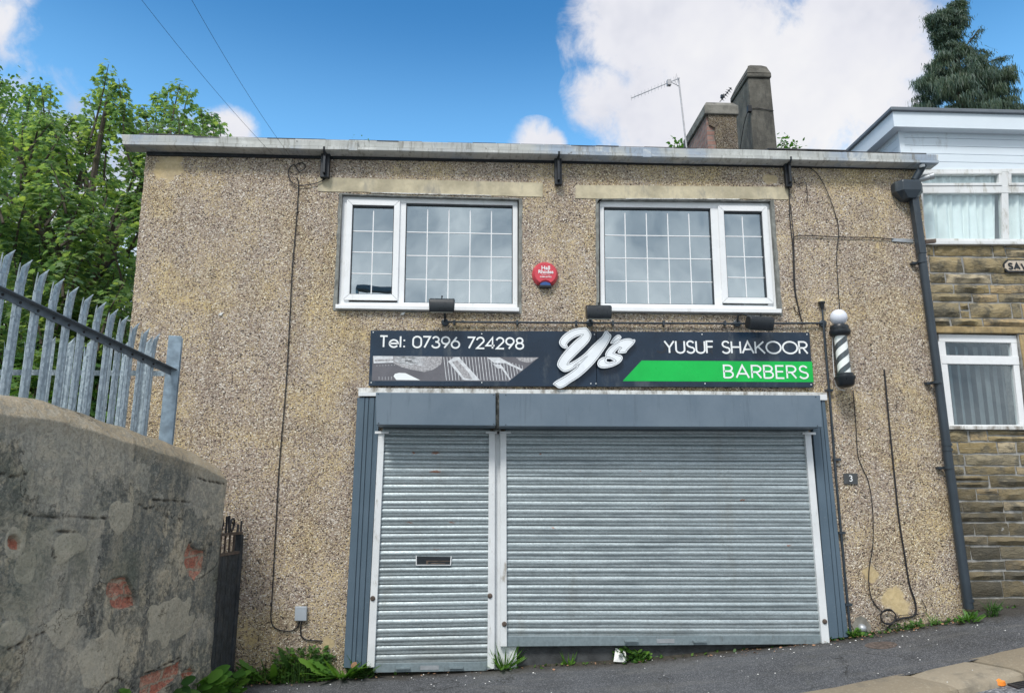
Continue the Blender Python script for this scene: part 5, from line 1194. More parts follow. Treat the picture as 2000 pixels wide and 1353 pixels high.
brS = [np.array(onface(b)) for b in bricks]; crS = [np.array(onface(c_)) for c_ in cracks]
paS = []
for (px, py, rx, ry) in pales:
    c0 = np.array(onface([(px, py)])[0]); c1 = np.array(onface([(px+rx, py)])[0]); c2 = np.array(onface([(px, py+ry)])[0]); paS.append((c0, abs(c1[0]-c0[0]), abs(c2[1]-c0[1])))
def sdf(pt, poly):
    x, y = pt; n_ = len(poly); inside = False; d = 9
    for i in range(n_):
        x1_, y1_ = poly[i]; x2_, y2_ = poly[(i+1) % n_]
        if (y1_ > y) != (y2_ > y) and x < (x2_-x1_)*(y-y1_)/(y2_-y1_)+x1_: inside = not inside
        dx, dy = x2_-x1_, y2_-y1_; t_ = max(0, min(1, ((x-x1_)*dx+(y-y1_)*dy)/(dx*dx+dy*dy+1e-12))); d = min(d, math.hypot(x-x1_-t_*dx, y-y1_-t_*dy))
    return -d if inside else d
def segd(pt, pl_):
    d = 9; x, y = pt
    for i in range(len(pl_)-1):
        x1_, y1_ = pl_[i]; x2_, y2_ = pl_[i+1]; dx, dy = x2_-x1_, y2_-y1_; t_ = max(0, min(1, ((x-x1_)*dx+(y-y1_)*dy)/(dx*dx+dy*dy+1e-12))); d = min(d, math.hypot(x-x1_-t_*dx, y-y1_-t_*dy))
    return d
bb = [(b.min(0)-.06, b.max(0)+.06) for b in brS]; cb_ = [(b.min(0)-.03, b.max(0)+.03) for b in crS]
V = []; aB = []; aP = []; aC = []; aK = []; ZB = -.75; rowsN = None
endn = 26
path = [(s, 0.0, 0) for _, s in cols]+[(SE, -.012*(j+1), 1) for j in range(endn)]
prof_t = 250
for (s, off, isend) in path:
    zt_ = ztop(s); zt_ += .010*noise.noise(Vector((s*5+off*5, 0, 6))); hface = zt_-.13-ZB
    for j in range(prof_t+1):
        if j <= prof_t-30:
            z = ZB+hface*j/(prof_t-30); inn = 0.0; cope = 0
        else:
            a = (j-(prof_t-30))/30*PI/2; a2 = (j-(prof_t-30))/30;  z = zt_-.13+.13*math.sin(a2*PI/2)**.9; inn = .16*a2; cope = 1
            if isend: inn = 0; z = zt_-.13+.13*a2*min(1, -off/.16)
        # corner rounds off and is ragged
        rc = 0
        dcor = SE-s if not isend else 0
        if dcor < .05: rc = .012*(1-dcor/.05)**2
        nn_ = noise.noise(Vector((s*1.7+off, z*1.7, 2)))*.022+noise.noise(Vector((s*4+off, z*4, 8)))*.010+noise.noise(Vector((s*7+off*7, z*7, 5)))*.006+noise.noise(Vector((s*28+off*28, z*28, 7)))*.0035
        er = (.022*noise.noise(Vector((0, z*5, 11)))+.012*noise.noise(Vector((0, z*17, 3))))*(1 if (isend or dcor < .12) else 0)*(1-min(1, dcor/.12)) if z < zt_-.16 else 0
        b = 0; c_ = 0; pa = 0
        if not isend and not cope:
            wob_ = .014*noise.noise(Vector((s*22, z*22, 1)))
            for k_, (lo_, hi_) in enumerate(bb):
                if lo_[0] < s < hi_[0] and lo_[1] < z < hi_[1]:
                    d = sdf((s, z), brS[k_])+wob_*.6; b = max(b, 1-max(0, min(1, (d+.008)/.012)))
            for k_, (lo_, hi_) in enumerate(cb_):
                if lo_[0] < s < hi_[0] and lo_[1] < z < hi_[1]:
                    d = segd((s, z), crS[k_])+abs(wob_)*.5; c_ = max(c_, 1-max(0, min(1, (d-.002)/.006)))
            for (c0, rx, rz) in paS:
                d = math.hypot((s-c0[0])/rx, (z-c0[1])/rz)+.4*noise.noise(Vector((s*9, z*9, 4)))
                pa = max(pa, 1-max(0, min(1, (d-.85)/.15)))
        o_ = nn_-(.048+.016*noise.noise(Vector((s*30, z*14, 2))))*b-.012*c_+.004*pa-rc
        q = AF+Dh*(s-rc*(1 if not isend else 0)+er+(-inn if isend else 0))+Nr*(off+o_*(1 if not isend else .3)-inn*(1 if not isend else 1.0))
        V.append((q.x, q.y, z)); aB.append(b if not (isend or cope) else (0)); aC.append(c_); aP.append(pa); aK.append(1.0 if cope else (max(0, 1-(prof_t-30-j)*hface/(prof_t-30)/.10)*.6))
np_ = prof_t+1; NC = len(path)
FF = [(i*np_+j, (i+1)*np_+j, (i+1)*np_+j+1, i*np_+j+1) for i in range(NC-1) for j in range(prof_t)]
# flat top behind the coping
base = len(V)
for (s, off, isend) in path:
    q = AF+Dh*s+Nr*(-.50); V.append((q.x, q.y, ztop(s)-.005)); aB.append(0); aC.append(0); aP.append(0); aK.append(1)
FF += [(i*np_+prof_t, (i+1)*np_+prof_t, base+i+1, base+i) for i in range(NC-1)]
me = bpy.data.meshes.new('retaining_wall'); me.from_pydata(V, [], FF); me.update()
for nm, arr in (('brick', aB), ('crack', aC), ('pale', aP), ('cope', aK)):
    at = me.attributes.new(nm, 'FLOAT', 'POINT'); at.data.foreach_set('value', [float(v) for v in arr])
me.materials.append(MATS['cracked_render']); me.polygons.foreach_set('use_smooth', [True]*len(me.polygons))
o = bpy.data.objects.new('retaining_wall', me); COL.objects.link(o); tag(o, 'old cracked grey rendered wall with exposed bricks below the palisade fence', 'wall')
# yard behind the wall
mb = MB(); cA = AF+Dh*S0-Nr*.4; cB = AF+Dh*(SE-.2)-Nr*.4
zA_ = ztop(-.5)-.25; zB_ = ztop(SE-.2)-.25
mb.add([(cA.x, cA.y, ztop(S0)-.2), (cB.x, cB.y, zB_), (xbl-.02, -.05, zB_-.1), (xbl-.02, 8, zB_-.1), (-16, 9, zB_), (-16, -9, zB_+.3)], [(0, 1, 2, 3, 4, 5)])
tag(mb.build('yard', 'soil'), kind='structure')

def pale_mesh(mb, base, top, D, N, wd=.070, prongs=True, lean=1):
    """W-section palisade pale from base to top height, splayed split tip. D across, N to the front"""
    h = top-base.z; sec = [(-.5, 0), (-.30, .010), (-.12, .010), (0, .002), (.12, .010), (.30, .010), (.5, 0)]
    def ringpts(z, fl=0, tw=0): return [base+D*(u*wd)+N*(d+fl)+Vector((0, 0, z-base.z)) for u, d in sec]
    zs = [base.z, top-.16]; rings = [ringpts(z) for z in zs]; o = len(mb.v); th = N*(-.003)
    for r_ in rings:
        for q in r_: mb.v.append(tuple(q))
        for q in r_: mb.v.append(tuple(q+th))
    for i in range(1):
        for j in range(6):
            a = o+i*14+j; mb.f.append((a, a+1, a+15, a+14)); mb.f.append((a+7, a+21, a+22, a+8))
        mb.f.append((o, o+14, o+21, o+7)); mb.f.append((o+6, o+13, o+27, o+20))
    # wide prong with its tip cut to a slant; thin sliver beside it bent the other way
    def prong(u0, u1, tip, bend, side, zt, hold):
        o2 = len(mb.v); n_ = 8
        for i in range(n_+1):
            f_ = i/n_; z = top-.16+zt*f_; k = max(0, (f_-hold)/(1-hold)); a = u0+(tip-u0)*k; b = u1+(tip-u1)*k; sh = side*f_*f_; out = bend*f_*f_
            for (u, d) in ((a, .004), ((a+b)/2, .010), (b, .004)): mb.v.append(tuple(base+D*(u*wd+sh)+N*(d+out)+Vector((0, 0, z-base.z))))
            for (u, d) in ((a, .001), ((a+b)/2, .007), (b, .001)): mb.v.append(tuple(base+D*(u*wd+sh)+N*(d+out)+Vector((0, 0, z-base.z))))
        for i in range(n_):
            a = o2+6*i
            for (p_, q_) in ((0, 1), (1, 2)): mb.f.append((a+p_, a+q_, a+6+q_, a+6+p_)); mb.f.append((a+3+p_, a+9+p_, a+9+q_, a+3+q_))
            mb.f.append((a, a+6, a+9, a+3)); mb.f.append((a+2, a+5, a+11, a+8))
    prong(-.26, .5, .50, .016, .005*lean, .16, .62); prong(-.5, -.29, -.46, .016, -.012*lean, .115, .2)
    return mb
fen = thing('palisade_fence', (A0.x, A0.y, ztop(0)), 'tall galvanised palisade fence stepping down along the top of the retaining wall', 'fence')
AFn = Vector((A0.x, A0.y, 0))
tops = [(28-34*2, 452), (28-34, 471), (28, 490), (62, 510), (96, 529), (126, 547), (155, 563), (184, 578), (210, 593), (234, 607), (255, 620), (277, 634), (298, 644), (318, 655)]
for (px, py) in tops:
    q = vhit(px-20, py+30, AFn, Dh); s = (q-AFn).dot(Dh); b = AFn+Dh*s; zt_ = vhit(px, py, AFn, Dh).z; b.z = ztop((b-AF).dot(Dh))-.06
    mb = MB(); pale_mesh(mb, b, zt_, Dh, Nr); mb.build('pale', 'galvanised', fen)
ra = vhit(-40, 548, AFn, Dh)+Nr*.0; rb = vhit(333, 722, AFn, Dh); plain('post_steel', (.24, .31, .37), .45, metal=.3, var=.25, scale=14)
def rail(mb, a, b, N, w_=.045, t_=.005, flip=1):
    up = Vector((0, 0, 1))
    for (p0_, p1_, p2_, p3_) in (((0, 0), (0, t_), (w_, t_), (w_, 0)), ((0, 0), (-w_, 0), (-w_, -t_*flip), (0, -t_*flip))):
        pts = [(n_, z_) for n_, z_ in (p0_, p1_, p2_, p3_)]; mb.box8([a+N*pts[0][0]+up*pts[0][1], a+N*pts[1][0]+up*pts[1][1], a+N*pts[2][0]+up*pts[2][1], a+N*pts[3][0]+up*pts[3][1], b+N*pts[0][0]+up*pts[0][1], b+N*pts[1][0]+up*pts[1][1], b+N*pts[2][0]+up*pts[2][1], b+N*pts[3][0]+up*pts[3][1]])
mb = MB(); dN = Nr*.013; a_, b_ = ra+dN, rb+dN; up = Vector((0, 0, 1))
for (n0, n1, z0_, z1_) in ((0, .005, -.048, 0), (.005, .05, -.004, .001)):
    mb.box8([a_+Nr*n1+up*z0_, b_+Nr*n1+up*z0_, b_+Nr*n0+up*z0_, a_+Nr*n0+up*z0_, a_+Nr*n1+up*z1_, b_+Nr*n1+up*z1_, b_+Nr*n0+up*z1_, a_+Nr*n0+up*z1_])
ro = mb.build('rail', 'rail_steel' if 'rail_steel' in MATS else 'galvanised', fen)
plain('rail_steel', (.15, .18, .21), .5, metal=.3, var=.15, scale=20); ro.data.materials[0] = MATS['rail_steel']
mb = MB()
for (px, py) in tops:
    q = vhit(px-20, py+30, AFn, Dh); s = (q-ra).dot(Dh)/((rb-ra).dot(Dh)); c_ = ra.lerp(rb, s)+Nr*.018-up*.026
    MB().lathe([(.009, 0), (.009, .005), (.004, .008)], c_, Nr, 8).build('bolt', 'iron', ro)
q = vhit(334, 760, AFn, Dh); pw = .050; zt_ = vhit(336, 655, AFn, Dh).z; zb_ = ztop((q-AF).dot(Dh))-.10
mb = MB(); c_ = Vector((q.x, q.y, 0))
pX = Vector((.965, .26, 0)); pY = Vector((.26, -.965, 0))
for (d0, d1, n0, n1) in ((-pw, pw, .040, .048), (-pw, pw, -.048, -.040), (-.004, .004, -.039, .039)):
    mb.box8([c_+pX*d0+pY*n1+up*zb_, c_+pX*d1+pY*n1+up*zb_, c_+pX*d1+pY*n0+up*zb_, c_+pX*d0+pY*n0+up*zb_, c_+pX*d0+pY*n1+up*zt_, c_+pX*d1+pY*n1+up*zt_, c_+pX*d1+pY*n0+up*zt_, c_+pX*d0+pY*n0+up*zt_])
mb.build('post', 'post_steel', fen, bevel=.003)
# second, lower fence at right angles, behind
rf0 = CAM+ray(-60, 657)*5.9; rf1 = CAM+ray(322, 660)*6.28; D2 = (rf1-rf0); L2 = D2.length; D2 = Vector((D2.x, D2.y, 0)).normalized(); N2 = Vector((D2.y, -D2.x, 0))
fen2 = thing('palisade_fence', (rf0.x, rf0.y, zB_), 'lower level palisade fence behind, running back to the shop wall', 'fence')
n_ = 10
for i in range(n_+1):
    f_ = (i+.05)/n_
    if f_ > 1: break
    q = rf0.lerp(rf1, f_); mb = MB(); pale_mesh(mb, Vector((q.x, q.y, zB_-.3)), q.z, D2, N2, .070, lean=.5); mb.build('pale', 'galvanised', fen2)
r0 = CAM+ray(-60, 721)*5.93; r1 = CAM+ray(322, 724)*6.31; mb = MB(); mb.box8([r0+N2*.0-up*.045, r1-up*.045, r1-N2*.006-up*.045, r0-N2*.006-up*.045, r0, r1, r1-N2*.006, r0-N2*.006]); mb.build('rail', 'galvanised', fen2)

# side gate between the wall end and the shop
ga = AF+Dh*(SE-.02)-Nr*.10; g1 = P(456, 1150, -.10); gb_ = Vector((g1.x, g1.y, 0)); gD = (gb_-Vector((ga.x, ga.y, 0))).normalized(); gN = Vector((gD.y, -gD.x, 0)); GL_ = (gb_-Vector((ga.x, ga.y, 0))).length
gate = thing('side_gate', (gb_.x, gb_.y, zg(gb_.x, gb_.y)), 'narrow dark wooden gate with iron scrolls between old wall and shop', 'gate')
zr0 = zg(gb_.x, -.2)+.02; zr1 = P(450, 1082, -.15).z; zr2 = P(450, 1046, -.12).z
def gbox(mb, s0, s1, n0, n1, z0_, z1_):
    A = Vector((ga.x, ga.y, 0)); mb.box8([A+gD*s0+gN*n1+up*z0_, A+gD*s1+gN*n1+up*z0_, A+gD*s1+gN*n0+up*z0_, A+gD*s0+gN*n0+up*z0_, A+gD*s0+gN*n1+up*z1_, A+gD*s1+gN*n1+up*z1_, A+gD*s1+gN*n0+up*z1_, A+gD*s0+gN*n0+up*z1_])
mb = MB(); nbz = 5
for i in range(nbz): gbox(mb, GL_*i/nbz+.003, GL_*(i+1)/nbz-.003, 0, .022, zr0, zr1)
gbox(mb, 0, GL_-.01, -.02, -.001, zr0+.05, zr1-.02)
mb.build('board_panel', 'dark_wood', gate)
mb = MB(); gbox(mb, GL_, GL_+.06, -.03, .035, zr0-.02, zr2+.01); mb.build('gate_post', 'dark_wood', gate, bevel=.004)
mb = MB(); gbox(mb, 0, GL_-.001, -.015, .03, zr1+.003, zr1+.025); gbox(mb, 0, GL_+.03, -.02, .036, zr2+.012, zr2+.035)
for i in range(1, 6): gbox(mb, GL_*i/6, GL_*i/6+.014, 0, .014, zr1+.026, zr2+.011)
mb.build('top_rails', 'rusty_iron', gate)
mb = MB(); A = Vector((ga.x, ga.y, 0))
def gp(s, z): return A+gD*s+gN*.01+up*z
for cs in (GL_*.30, GL_*.72):
    mb.tube([gp(cs+.05*math.cos(a)*k, zr2+.09+.07*math.sin(a)*k) for a, k in [(i*.35, 1-.028*i) for i in range(24)]], .009, 6)
mb.tube([gp(GL_*.5, zr2+.03), gp(GL_*.5, zr2+.17), gp(GL_*.58, zr2+.175), gp(GL_*.62, zr2+.03)], .011, 6); mb.tube([gp(GL_*.95, zr2+.03), gp(GL_*.95, zr2+.10)], .012, 6); mb.tube([gp(GL_*1.08, zr2+.03), gp(GL_*1.08, zr2+.13)], .010, 6)
mb.build('iron_scroll', 'iron', gate, smooth=True)

# ------------------------------------------------------------------ trees
MAPLE = [(0, 0), (.10, .10), (.34, .02), (.28, .18), (.52, .34), (.34, .40), (.36, .58), (.16, .52), (0, .95), (-.16, .52), (-.36, .58), (-.34, .40), (-.52, .34), (-.28, .18), (-.34, .02), (-.10, .10)]
def leaf(mb, p, d, nrm, s, shape=MAPLE):
    d = d.normalized(); nrm = (nrm-d*nrm.dot(d)); nrm = nrm.normalized() if nrm.length > 1e-4 else d.orthogonal().normalized(); sd = d.cross(nrm); o = len(mb.v)
    for (x, y) in shape: mb.v.append(tuple(p+sd*(x*s)+d*(y*s)-nrm*(s*.10*(x*x*3+y*y*.5))))
    mb.f.append(tuple(range(o, o+len(shape))))
def shoot(mb, wood, base, tip, n, s, rng, spread):
    """a leafy leader with opposite pairs of leaves on long stalks, dense at its end"""
    ax_ = tip-base; L_ = ax_.length; bend = Vector((rng.uniform(-.1, .1), rng.uniform(-.1, .1), 0))*L_
    pts = [base.lerp(tip, f_)+bend*math.sin(PI*f_) for f_ in (0, .25, .5, .75, 1)]
    wood.tube(pts, [.018, .015, .012, .008, .004], 5)
    for i in range(n):
        f_ = rng.random()**.8; q = base.lerp(tip, f_)+bend*math.sin(PI*f_); a = rng.uniform(0, 2*PI); st = spread*rng.uniform(.35, 1.0)*(1.15-f_*.75)
        out = Vector((math.cos(a), math.sin(a), rng.uniform(-.15, .35))); e = q+out*st
        droop = Vector((math.cos(a), math.sin(a), -rng.uniform(.15, .9))); nr = Vector((rng.gauss(0, .30), rng.gauss(0, .30), 1))
        leaf(mb, e, droop, nr, s*rng.uniform(.55, 1.35))
def proj(p):
    v = p-CAM; f_ = v.dot(F); return (1000+FPX*v.dot(R)/f_, 676.5-FPX*v.dot(U)/f_)
rng = random.Random(21)
def crownline(px):  # height of the leafy outline, as measured along the street view
    xs_ = [-80, 0, 30, 60, 90, 130, 160, 185, 215, 250, 275, 300, 330, 365, 395, 432, 445]; ys_ = [150, 172, 215, 165, 165, 205, 185, 130, 125, 185, 215, 190, 165, 160, 195, 228, 330]
    return float(np.interp(px, xs_, ys_))
t1 = thing('maple_tree', P(130, 800, 3.0), 'large bright green maple tree behind the palisade fence, left of the shop', 'tree')
leaves = MB(); wood = MB()
root = P(165, 900, 3.2); root.z = .2; fork = P(165, 560, 3.2)
wood.tube([root, root.lerp(fork, .5)+Vector((.05, 0, 0)), fork], [.20, .16, .13], 10)
limbs = []
for (px, py, yy) in ((210, 190, 3.2), (100, 230, 3.0), (20, 260, 2.6), (300, 290, 3.8), (365, 230, 4.2), (160, 330, 2.4), (60, 420, 2.2), (240, 380, 2.6), (120, 480, 3.6), (-40, 330, 3.2), (150, 250, 4.0), (265, 480, 3.4)):
    e = P(px, py, yy); mid_ = fork.lerp(e, .5)+Vector((rng.uniform(-.15, .15), rng.uniform(-.2, .2), -.1)); pts = spline([fork-Vector((0, 0, .3)), mid_, e], 5)
    wood.tube(pts, [.075*(1-i/len(pts))+.012 for i in range(len(pts))], 6); limbs.append((fork, mid_, e))
# leaders whose tips make the outline
for (px, py) in ((5, 150), (62, 165), (78, 158), (100, 162), (135, 215), (150, 222), (170, 180), (198, 140), (212, 122), (232, 150), (248, 190), (265, 235), (282, 205), (312, 175), (330, 165), (352, 158), (372, 170), (392, 205), (412, 215), (428, 232), (300, 240), (405, 250), (225, 200), (180, 230), (45, 215), (20, 200), (110, 230), (340, 220), (375, 235)):
    yy = rng.uniform(2.6, 4.2); tip = P(px, py+4, yy); b_ = tip+Vector((rng.uniform(-.25, .25), rng.uniform(-.2, .2), -rng.uniform(.9, 1.3))); shoot(leaves, wood, b_, tip, 165, .086, rng, .25)
# inner boughs fill the volume in rounded clumps with gaps between
cnt = 0
while cnt < 205:
    px = rng.uniform(-60, 440); py = rng.uniform(170, 740); yy = rng.uniform(1.6, 4.8)
    if py < crownline(px)+45: continue
    if px > 300 and py > 300: continue
    g_ = noise.noise(Vector((px/60, py/60, yy*.5)))
    if g_ < -.22: continue
    tip = P(px, py, yy); b_ = tip+Vector((rng.uniform(-.35, .35), rng.uniform(-.3, .3), -rng.uniform(.4, .9)))
    shoot(leaves, wood, b_, tip, rng.randint(95, 140), .092, rng, .27); cnt += 1
leaves.build('crown', 'maple_leaves', t1); wood.build('trunk', 'bark', t1, smooth=True)
# second maple standing further back fills most of the gaps
t2 = thing('maple_tree', P(60, 800, 7.5), 'darker maple further back, seen through gaps of the nearer one', 'tree')
leaves = MB(); wood = MB(); root = P(40, 760, 8); root.z = 0; wood.tube([root, P(45, 560, 8), P(80, 420, 8)], [.25, .2, .12], 8); root = P(230, 760, 8); root.z = 0; wood.tube([root, P(225, 560, 8), P(200, 430, 8)], [.2, .16, .1], 8)
cnt = 0
while cnt < 150:
    px = rng.uniform(-80, 290); py = rng.uniform(330, 760)
    if py < 480 and rng.random() < .55: continue
    yy = rng.uniform(6.0, 9.5); tip = P(px, py, yy); shoot(leaves, wood, tip-Vector((rng.uniform(-.4, .4), 0, rng.uniform(.7, 1.2))), tip, 95, .125, rng, .42); cnt += 1
leaves.build('crown', 'maple_leaves', t2); wood.build('trunk', 'bark', t2, smooth=True)
t3 = thing('birch_tree', P(-60, 800, 9), 'paler small leaved tree at the far left edge behind the maple', 'tree')
leaves = MB(); wood = MB(); root = P(-60, 760, 6); root.z = 0; wood.tube([root, P(-40, 400, 6), P(0, 220, 6)], [.15, .1, .03], 8)
SM = [(0, 0), (.25, .2), (.3, .5), (0, 1), (-.3, .5), (-.25, .2)]
for k_ in range(50):
    px = rng.uniform(-90, 70); py = rng.uniform(150, 330) if px < 30 else rng.uniform(165, 330); yy = rng.uniform(5, 7); c_ = P(px, py, yy); wood.tube([P(-20, 330, 6), c_], [.012, .003], 4)
    for _ in range(55): leaf(leaves, c_+Vector((rng.gauss(0, .22), rng.gauss(0, .22), rng.gauss(0, .2))), Vector((rng.gauss(0, 1), rng.gauss(0, 1), -.6)), Vector((rng.gauss(0, .5), rng.gauss(0, .5), 1)), .085, SM)
leaves.build('crown', 'far_leaves', t3); wood.build('trunk', 'bark', t3)
# undergrowth behind the fences
t4 = thing('shrub', P(100, 790, 2.0), 'dark leafy shrub low behind both palisade fences', 'shrub'); leaves = MB(); wood = MB()
for k_ in range(60):
    tip = P(rng.uniform(-40, 235), rng.uniform(690, 860), rng.uniform(.8, 3.0)); shoot(leaves, wood, tip-Vector((rng.uniform(-.2, .2), 0, .5)), tip, 34, .13, rng, .25)
leaves.build('foliage', 'dark_weed_leaves', t4); wood.build('stems', 'bark', t4)

# weeping conifer beyond the neighbour
t5 = thing('conifer_tree', P(1880, 500, 19), 'dark weeping conifer rising above the flat roof of the neighbour', 'tree')
spr = MB(); wood = MB(); rng = random.Random(5); CYc = 19.0
axis = [(1890, 700), (1885, 300), (1878, 200), (1868, 120), (1858, 60), (1868, 10)]
ap_ = [P(x, y, CYc) for x, y in axis]; wood.tube(ap_, [.35, .25, .2, .14, .08, .02], 8)
sil_ = [(10, 1862, 1880), (22, 1858, 1878), (32, 1812, 1880), (50, 1820, 1880), (66, 1822, 1872), (80, 1832, 1866), (92, 1832, 1875), (105, 1830, 1905), (120, 1822, 1935), (135, 1815, 1968), (150, 1805, 1970), (160, 1795, 1968), (172, 1802, 1962), (185, 1798, 1972), (200, 1792, 1980), (216, 1788, 1992), (300, 1770, 2010), (420, 1760, 2030)]
ly = [s[0] for s in sil_]; lx0 = [s[1] for s in sil_]; lx1 = [s[2] for s in sil_]
def spray(c_, s, n_):
    """a bough end that arches over and hangs down in fine strands"""
    a = rng.uniform(0, 2*PI); dirv = Vector((math.cos(a), math.sin(a)*.8, 0))
    for k in range(n_):
        f_ = rng.uniform(0, 1); q = c_+dirv*(f_*s*.8)+Vector((rng.gauss(0, .10), rng.gauss(0, .10), -.25*s*f_*f_+rng.gauss(0, .04)))
        L_ = s*rng.uniform(.25, .85); w_ = .005+.010*rng.random(); sw = Vector((rng.gauss(0, .07), rng.gauss(0, .07), 0)); sd = Vector((rng.gauss(0, 1), rng.gauss(0, 1), rng.gauss(0, .25))).normalized()*w_
        o = len(spr.v); spr.v += [tuple(q-sd), tuple(q+sd), tuple(q+sw*.5+sd*1.3-Vector((0, 0, L_*.5))), tuple(q+sw-Vector((0, 0, L_))), tuple(q+sw*.5-sd*1.3-Vector((0, 0, L_*.5)))]; spr.f.append((o, o+1, o+2, o+3, o+4))
for _ in range(1050):
    py = 8+(330-8)*rng.random()**.85; a0 = float(np.interp(py, ly, lx0)); a1 = float(np.interp(py, ly, lx1)); u_r = rng.random(); px = a0+(a1-a0)*u_r
    hwid = (a1-a0)/2/FPX*26; dy = rng.uniform(-1, 1)*hwid*math.sqrt(max(0, 1-(2*u_r-1)**2)); sz = .16+min(.38, hwid*.26)
    c_ = P(px, py-6, CYc+dy); spray(c_, sz*rng.uniform(.7, 1.15), 85) if noise.noise(Vector((px/22, py/22, dy))) > -.25 else None
for pts_ in ([(1862, 120), (1895, 80), (1912, 58)], [(1850, 40), (1825, 28), (1812, 34)], [(1868, 30), (1876, 12), (1868, 6)], [(1900, 140), (1940, 118), (1965, 112)], [(1830, 170), (1805, 155), (1788, 160)], [(1880, 120), (1910, 100), (1930, 105)]):
    pp_ = [P(x, y, CYc+rng.uniform(-.3, .3)) for x, y in pts_]; wood.tube(spline(pp_, 4), .025, 5)
    for q in spline(pp_, 5): spray(q, .20, 40)
spr.build('crown', 'conifer_leaves', t5); wood.build('trunk', 'bark', t5)
# sprigs that show over the roof line
def sprig(pxs, Y, label, s=.10, n=26, stem=.9):
    t_ = thing('roof_sprig', P(*pxs[0], Y), label, 'plant'); lv = MB(); st_ = MB()
    for (px, py) in pxs:
        c_ = P(px, py, Y); st_.tube([c_-Vector((rng.uniform(-.1, .1)*stem, 0, stem)), c_], [.008, .003], 4)
        for _ in range(n): leaf(lv, c_+Vector((rng.gauss(0, .055), rng.gauss(0, .06), rng.uniform(-.2, .05)*min(1, stem*2))), Vector((rng.gauss(0, 1), rng.gauss(0, 1), rng.gauss(0, .5))), Vector((rng.gauss(0, .6), rng.gauss(0, .6), 1)), s*rng.uniform(.5, .9), SM)
    lv.build('leaves', 'weed_leaves', t_); st_.build('stems', 'bark', t_)
sprig([(1318, 280), (1322, 278), (1335, 282)], 4.2, 'light green sprig above the roof, left of the brick chimney'); sprig([(1527, 270), (1532, 276), (1543, 282), (1556, 282)], 4.2, 'green sprig above the roof, right of the tall chimney')
sprig([(713, 273)], -.11, 'tiny weed growing in the gutter above the left window', .035, 9, .04)

# ------------------------------------------------------------------ weeds
def dl(n=7, w_=.16):  # jagged dandelion leaf outline
    R_, L_ = [], []
    for i in range(n):
        f_ = (i+.5)/n; R_ += [(w_*math.sin(PI*min(1, f_*.8+.1))*1.0, f_-.02), (w_*.45, f_+.05)]
    return [(0, 0)]+R_+[(0, 1.08)]+[(-x, y) for x, y in reversed(R_)]
DAND = dl(); OVAL = [(0, 0), (.2, .12), (.33, .35), (.33, .6), (.2, .85), (0, 1), (-.2, .85), (-.33, .6), (-.33, .35), (-.2, .12)]
BLADE = [(0, 0), (.035, .1), (.03, .6), (0, 1), (-.03, .6), (-.035, .1)]
def weed(label, c_, kinds, rng_, m='weed_leaves', name='weed', wood_m='bark'):
    t_ = thing(name, c_, label, 'plant'); lv = MB(); st_ = MB()
    for (shape, n_, s0, s1, spread, hgt, tilt) in kinds:
        for _ in range(n_):
            a = rng_.uniform(0, 2*PI); rr_ = rng_.random()**.7*spread; base_ = c_+Vector((math.cos(a)*rr_, math.sin(a)*rr_*.45, 0)); base_.y = min(base_.y, -.02) if c_.y > -.6 else base_.y
            base_.z = zg(base_.x, base_.y)+rng_.uniform(0, hgt)
            d = Vector((math.cos(a), math.sin(a)*.8-.2, rng_.uniform(*tilt))).normalized(); s_ = rng_.uniform(s0, s1)
            leaf(lv, base_, d, Vector((rng_.gauss(0, .35), -.5+rng_.gauss(0, .3), 1)), s_, shape)
            if hgt > .05 and rng_.random() < .4: st_.tube([Vector((base_.x, base_.y, zg(base_.x, base_.y))), base_], .0025, 4)
    lv.build('leaves', m, t_)
    if st_.v: st_.build('stems', m, t_)
    return t_
rw = random.Random(9)
def gp_(px, py): 
    q = ghit(px, py); q.y = min(q.y, -.04); q.z = zg(q.x, q.y); return q
weed('low small leaved weeds at the foot of the wall beside the gate', gp_(495, 1322), [(OVAL, 170, .02, .045, .30, .12, (-.2, .8))], rw, 'dark_weed_leaves')
weed('dandelion with long jagged leaves leaning on the wall', gp_(548, 1318), [(DAND, 12, .18, .30, .08, .02, (.6, 2.2)), (OVAL, 60, .02, .04, .2, .06, (0, .8))], rw)
weed('dense clump of dark clover like weeds below the junction box', gp_(605, 1312), [(OVAL, 420, .02, .05, .26, .26, (-.2, .9)), (DAND, 6, .15, .28, .14, .1, (.8, 2))], rw, 'dark_weed_leaves')
weed('spreading dandelion with grass in front of the left grey pilaster', gp_(672, 1318), [(DAND, 20, .16, .34, .10, .02, (.1, 1.0)), (BLADE, 60, .12, .3, .12, .02, (.1, .9))], rw)
weed('broad leaved weed between pilaster and door shutter', gp_(716, 1310), [(DAND, 10, .10, .2, .10, .05, (.3, 1.6)), (OVAL, 50, .04, .08, .1, .14, (0, 1))], rw, 'dark_weed_leaves')
weed('grassy weed at the foot of the white post between the shutters', gp_(985, 1306), [(BLADE, 60, .12, .26, .07, .02, (.6, 3)), (DAND, 18, .08, .17, .12, .04, (.1, 1))], rw)
weed('small tuft of grass under the wide shutter', gp_(1110, 1297), [(BLADE, 26, .06, .15, .04, .0, (.8, 3)), (OVAL, 12, .02, .04, .06, .02, (0, 1))], rw)
weed('leafy weed under the wide shutter beside white litter', gp_(1222, 1287), [(OVAL, 60, .035, .07, .11, .11, (0, .9)), (DAND, 6, .08, .14, .1, .03, (.2, 1.2))], rw, 'dark_weed_leaves')
weed('leafy weed under the wide shutter, right of the litter', gp_(1247, 1287), [(OVAL, 45, .03, .06, .09, .08, (0, .9))], rw)
weed('small weed between right pilaster and the silver vent', gp_(1665, 1242), [(OVAL, 50, .025, .05, .06, .07, (0, 1)), (BLADE, 10, .06, .12, .05, 0, (.6, 2))], rw)
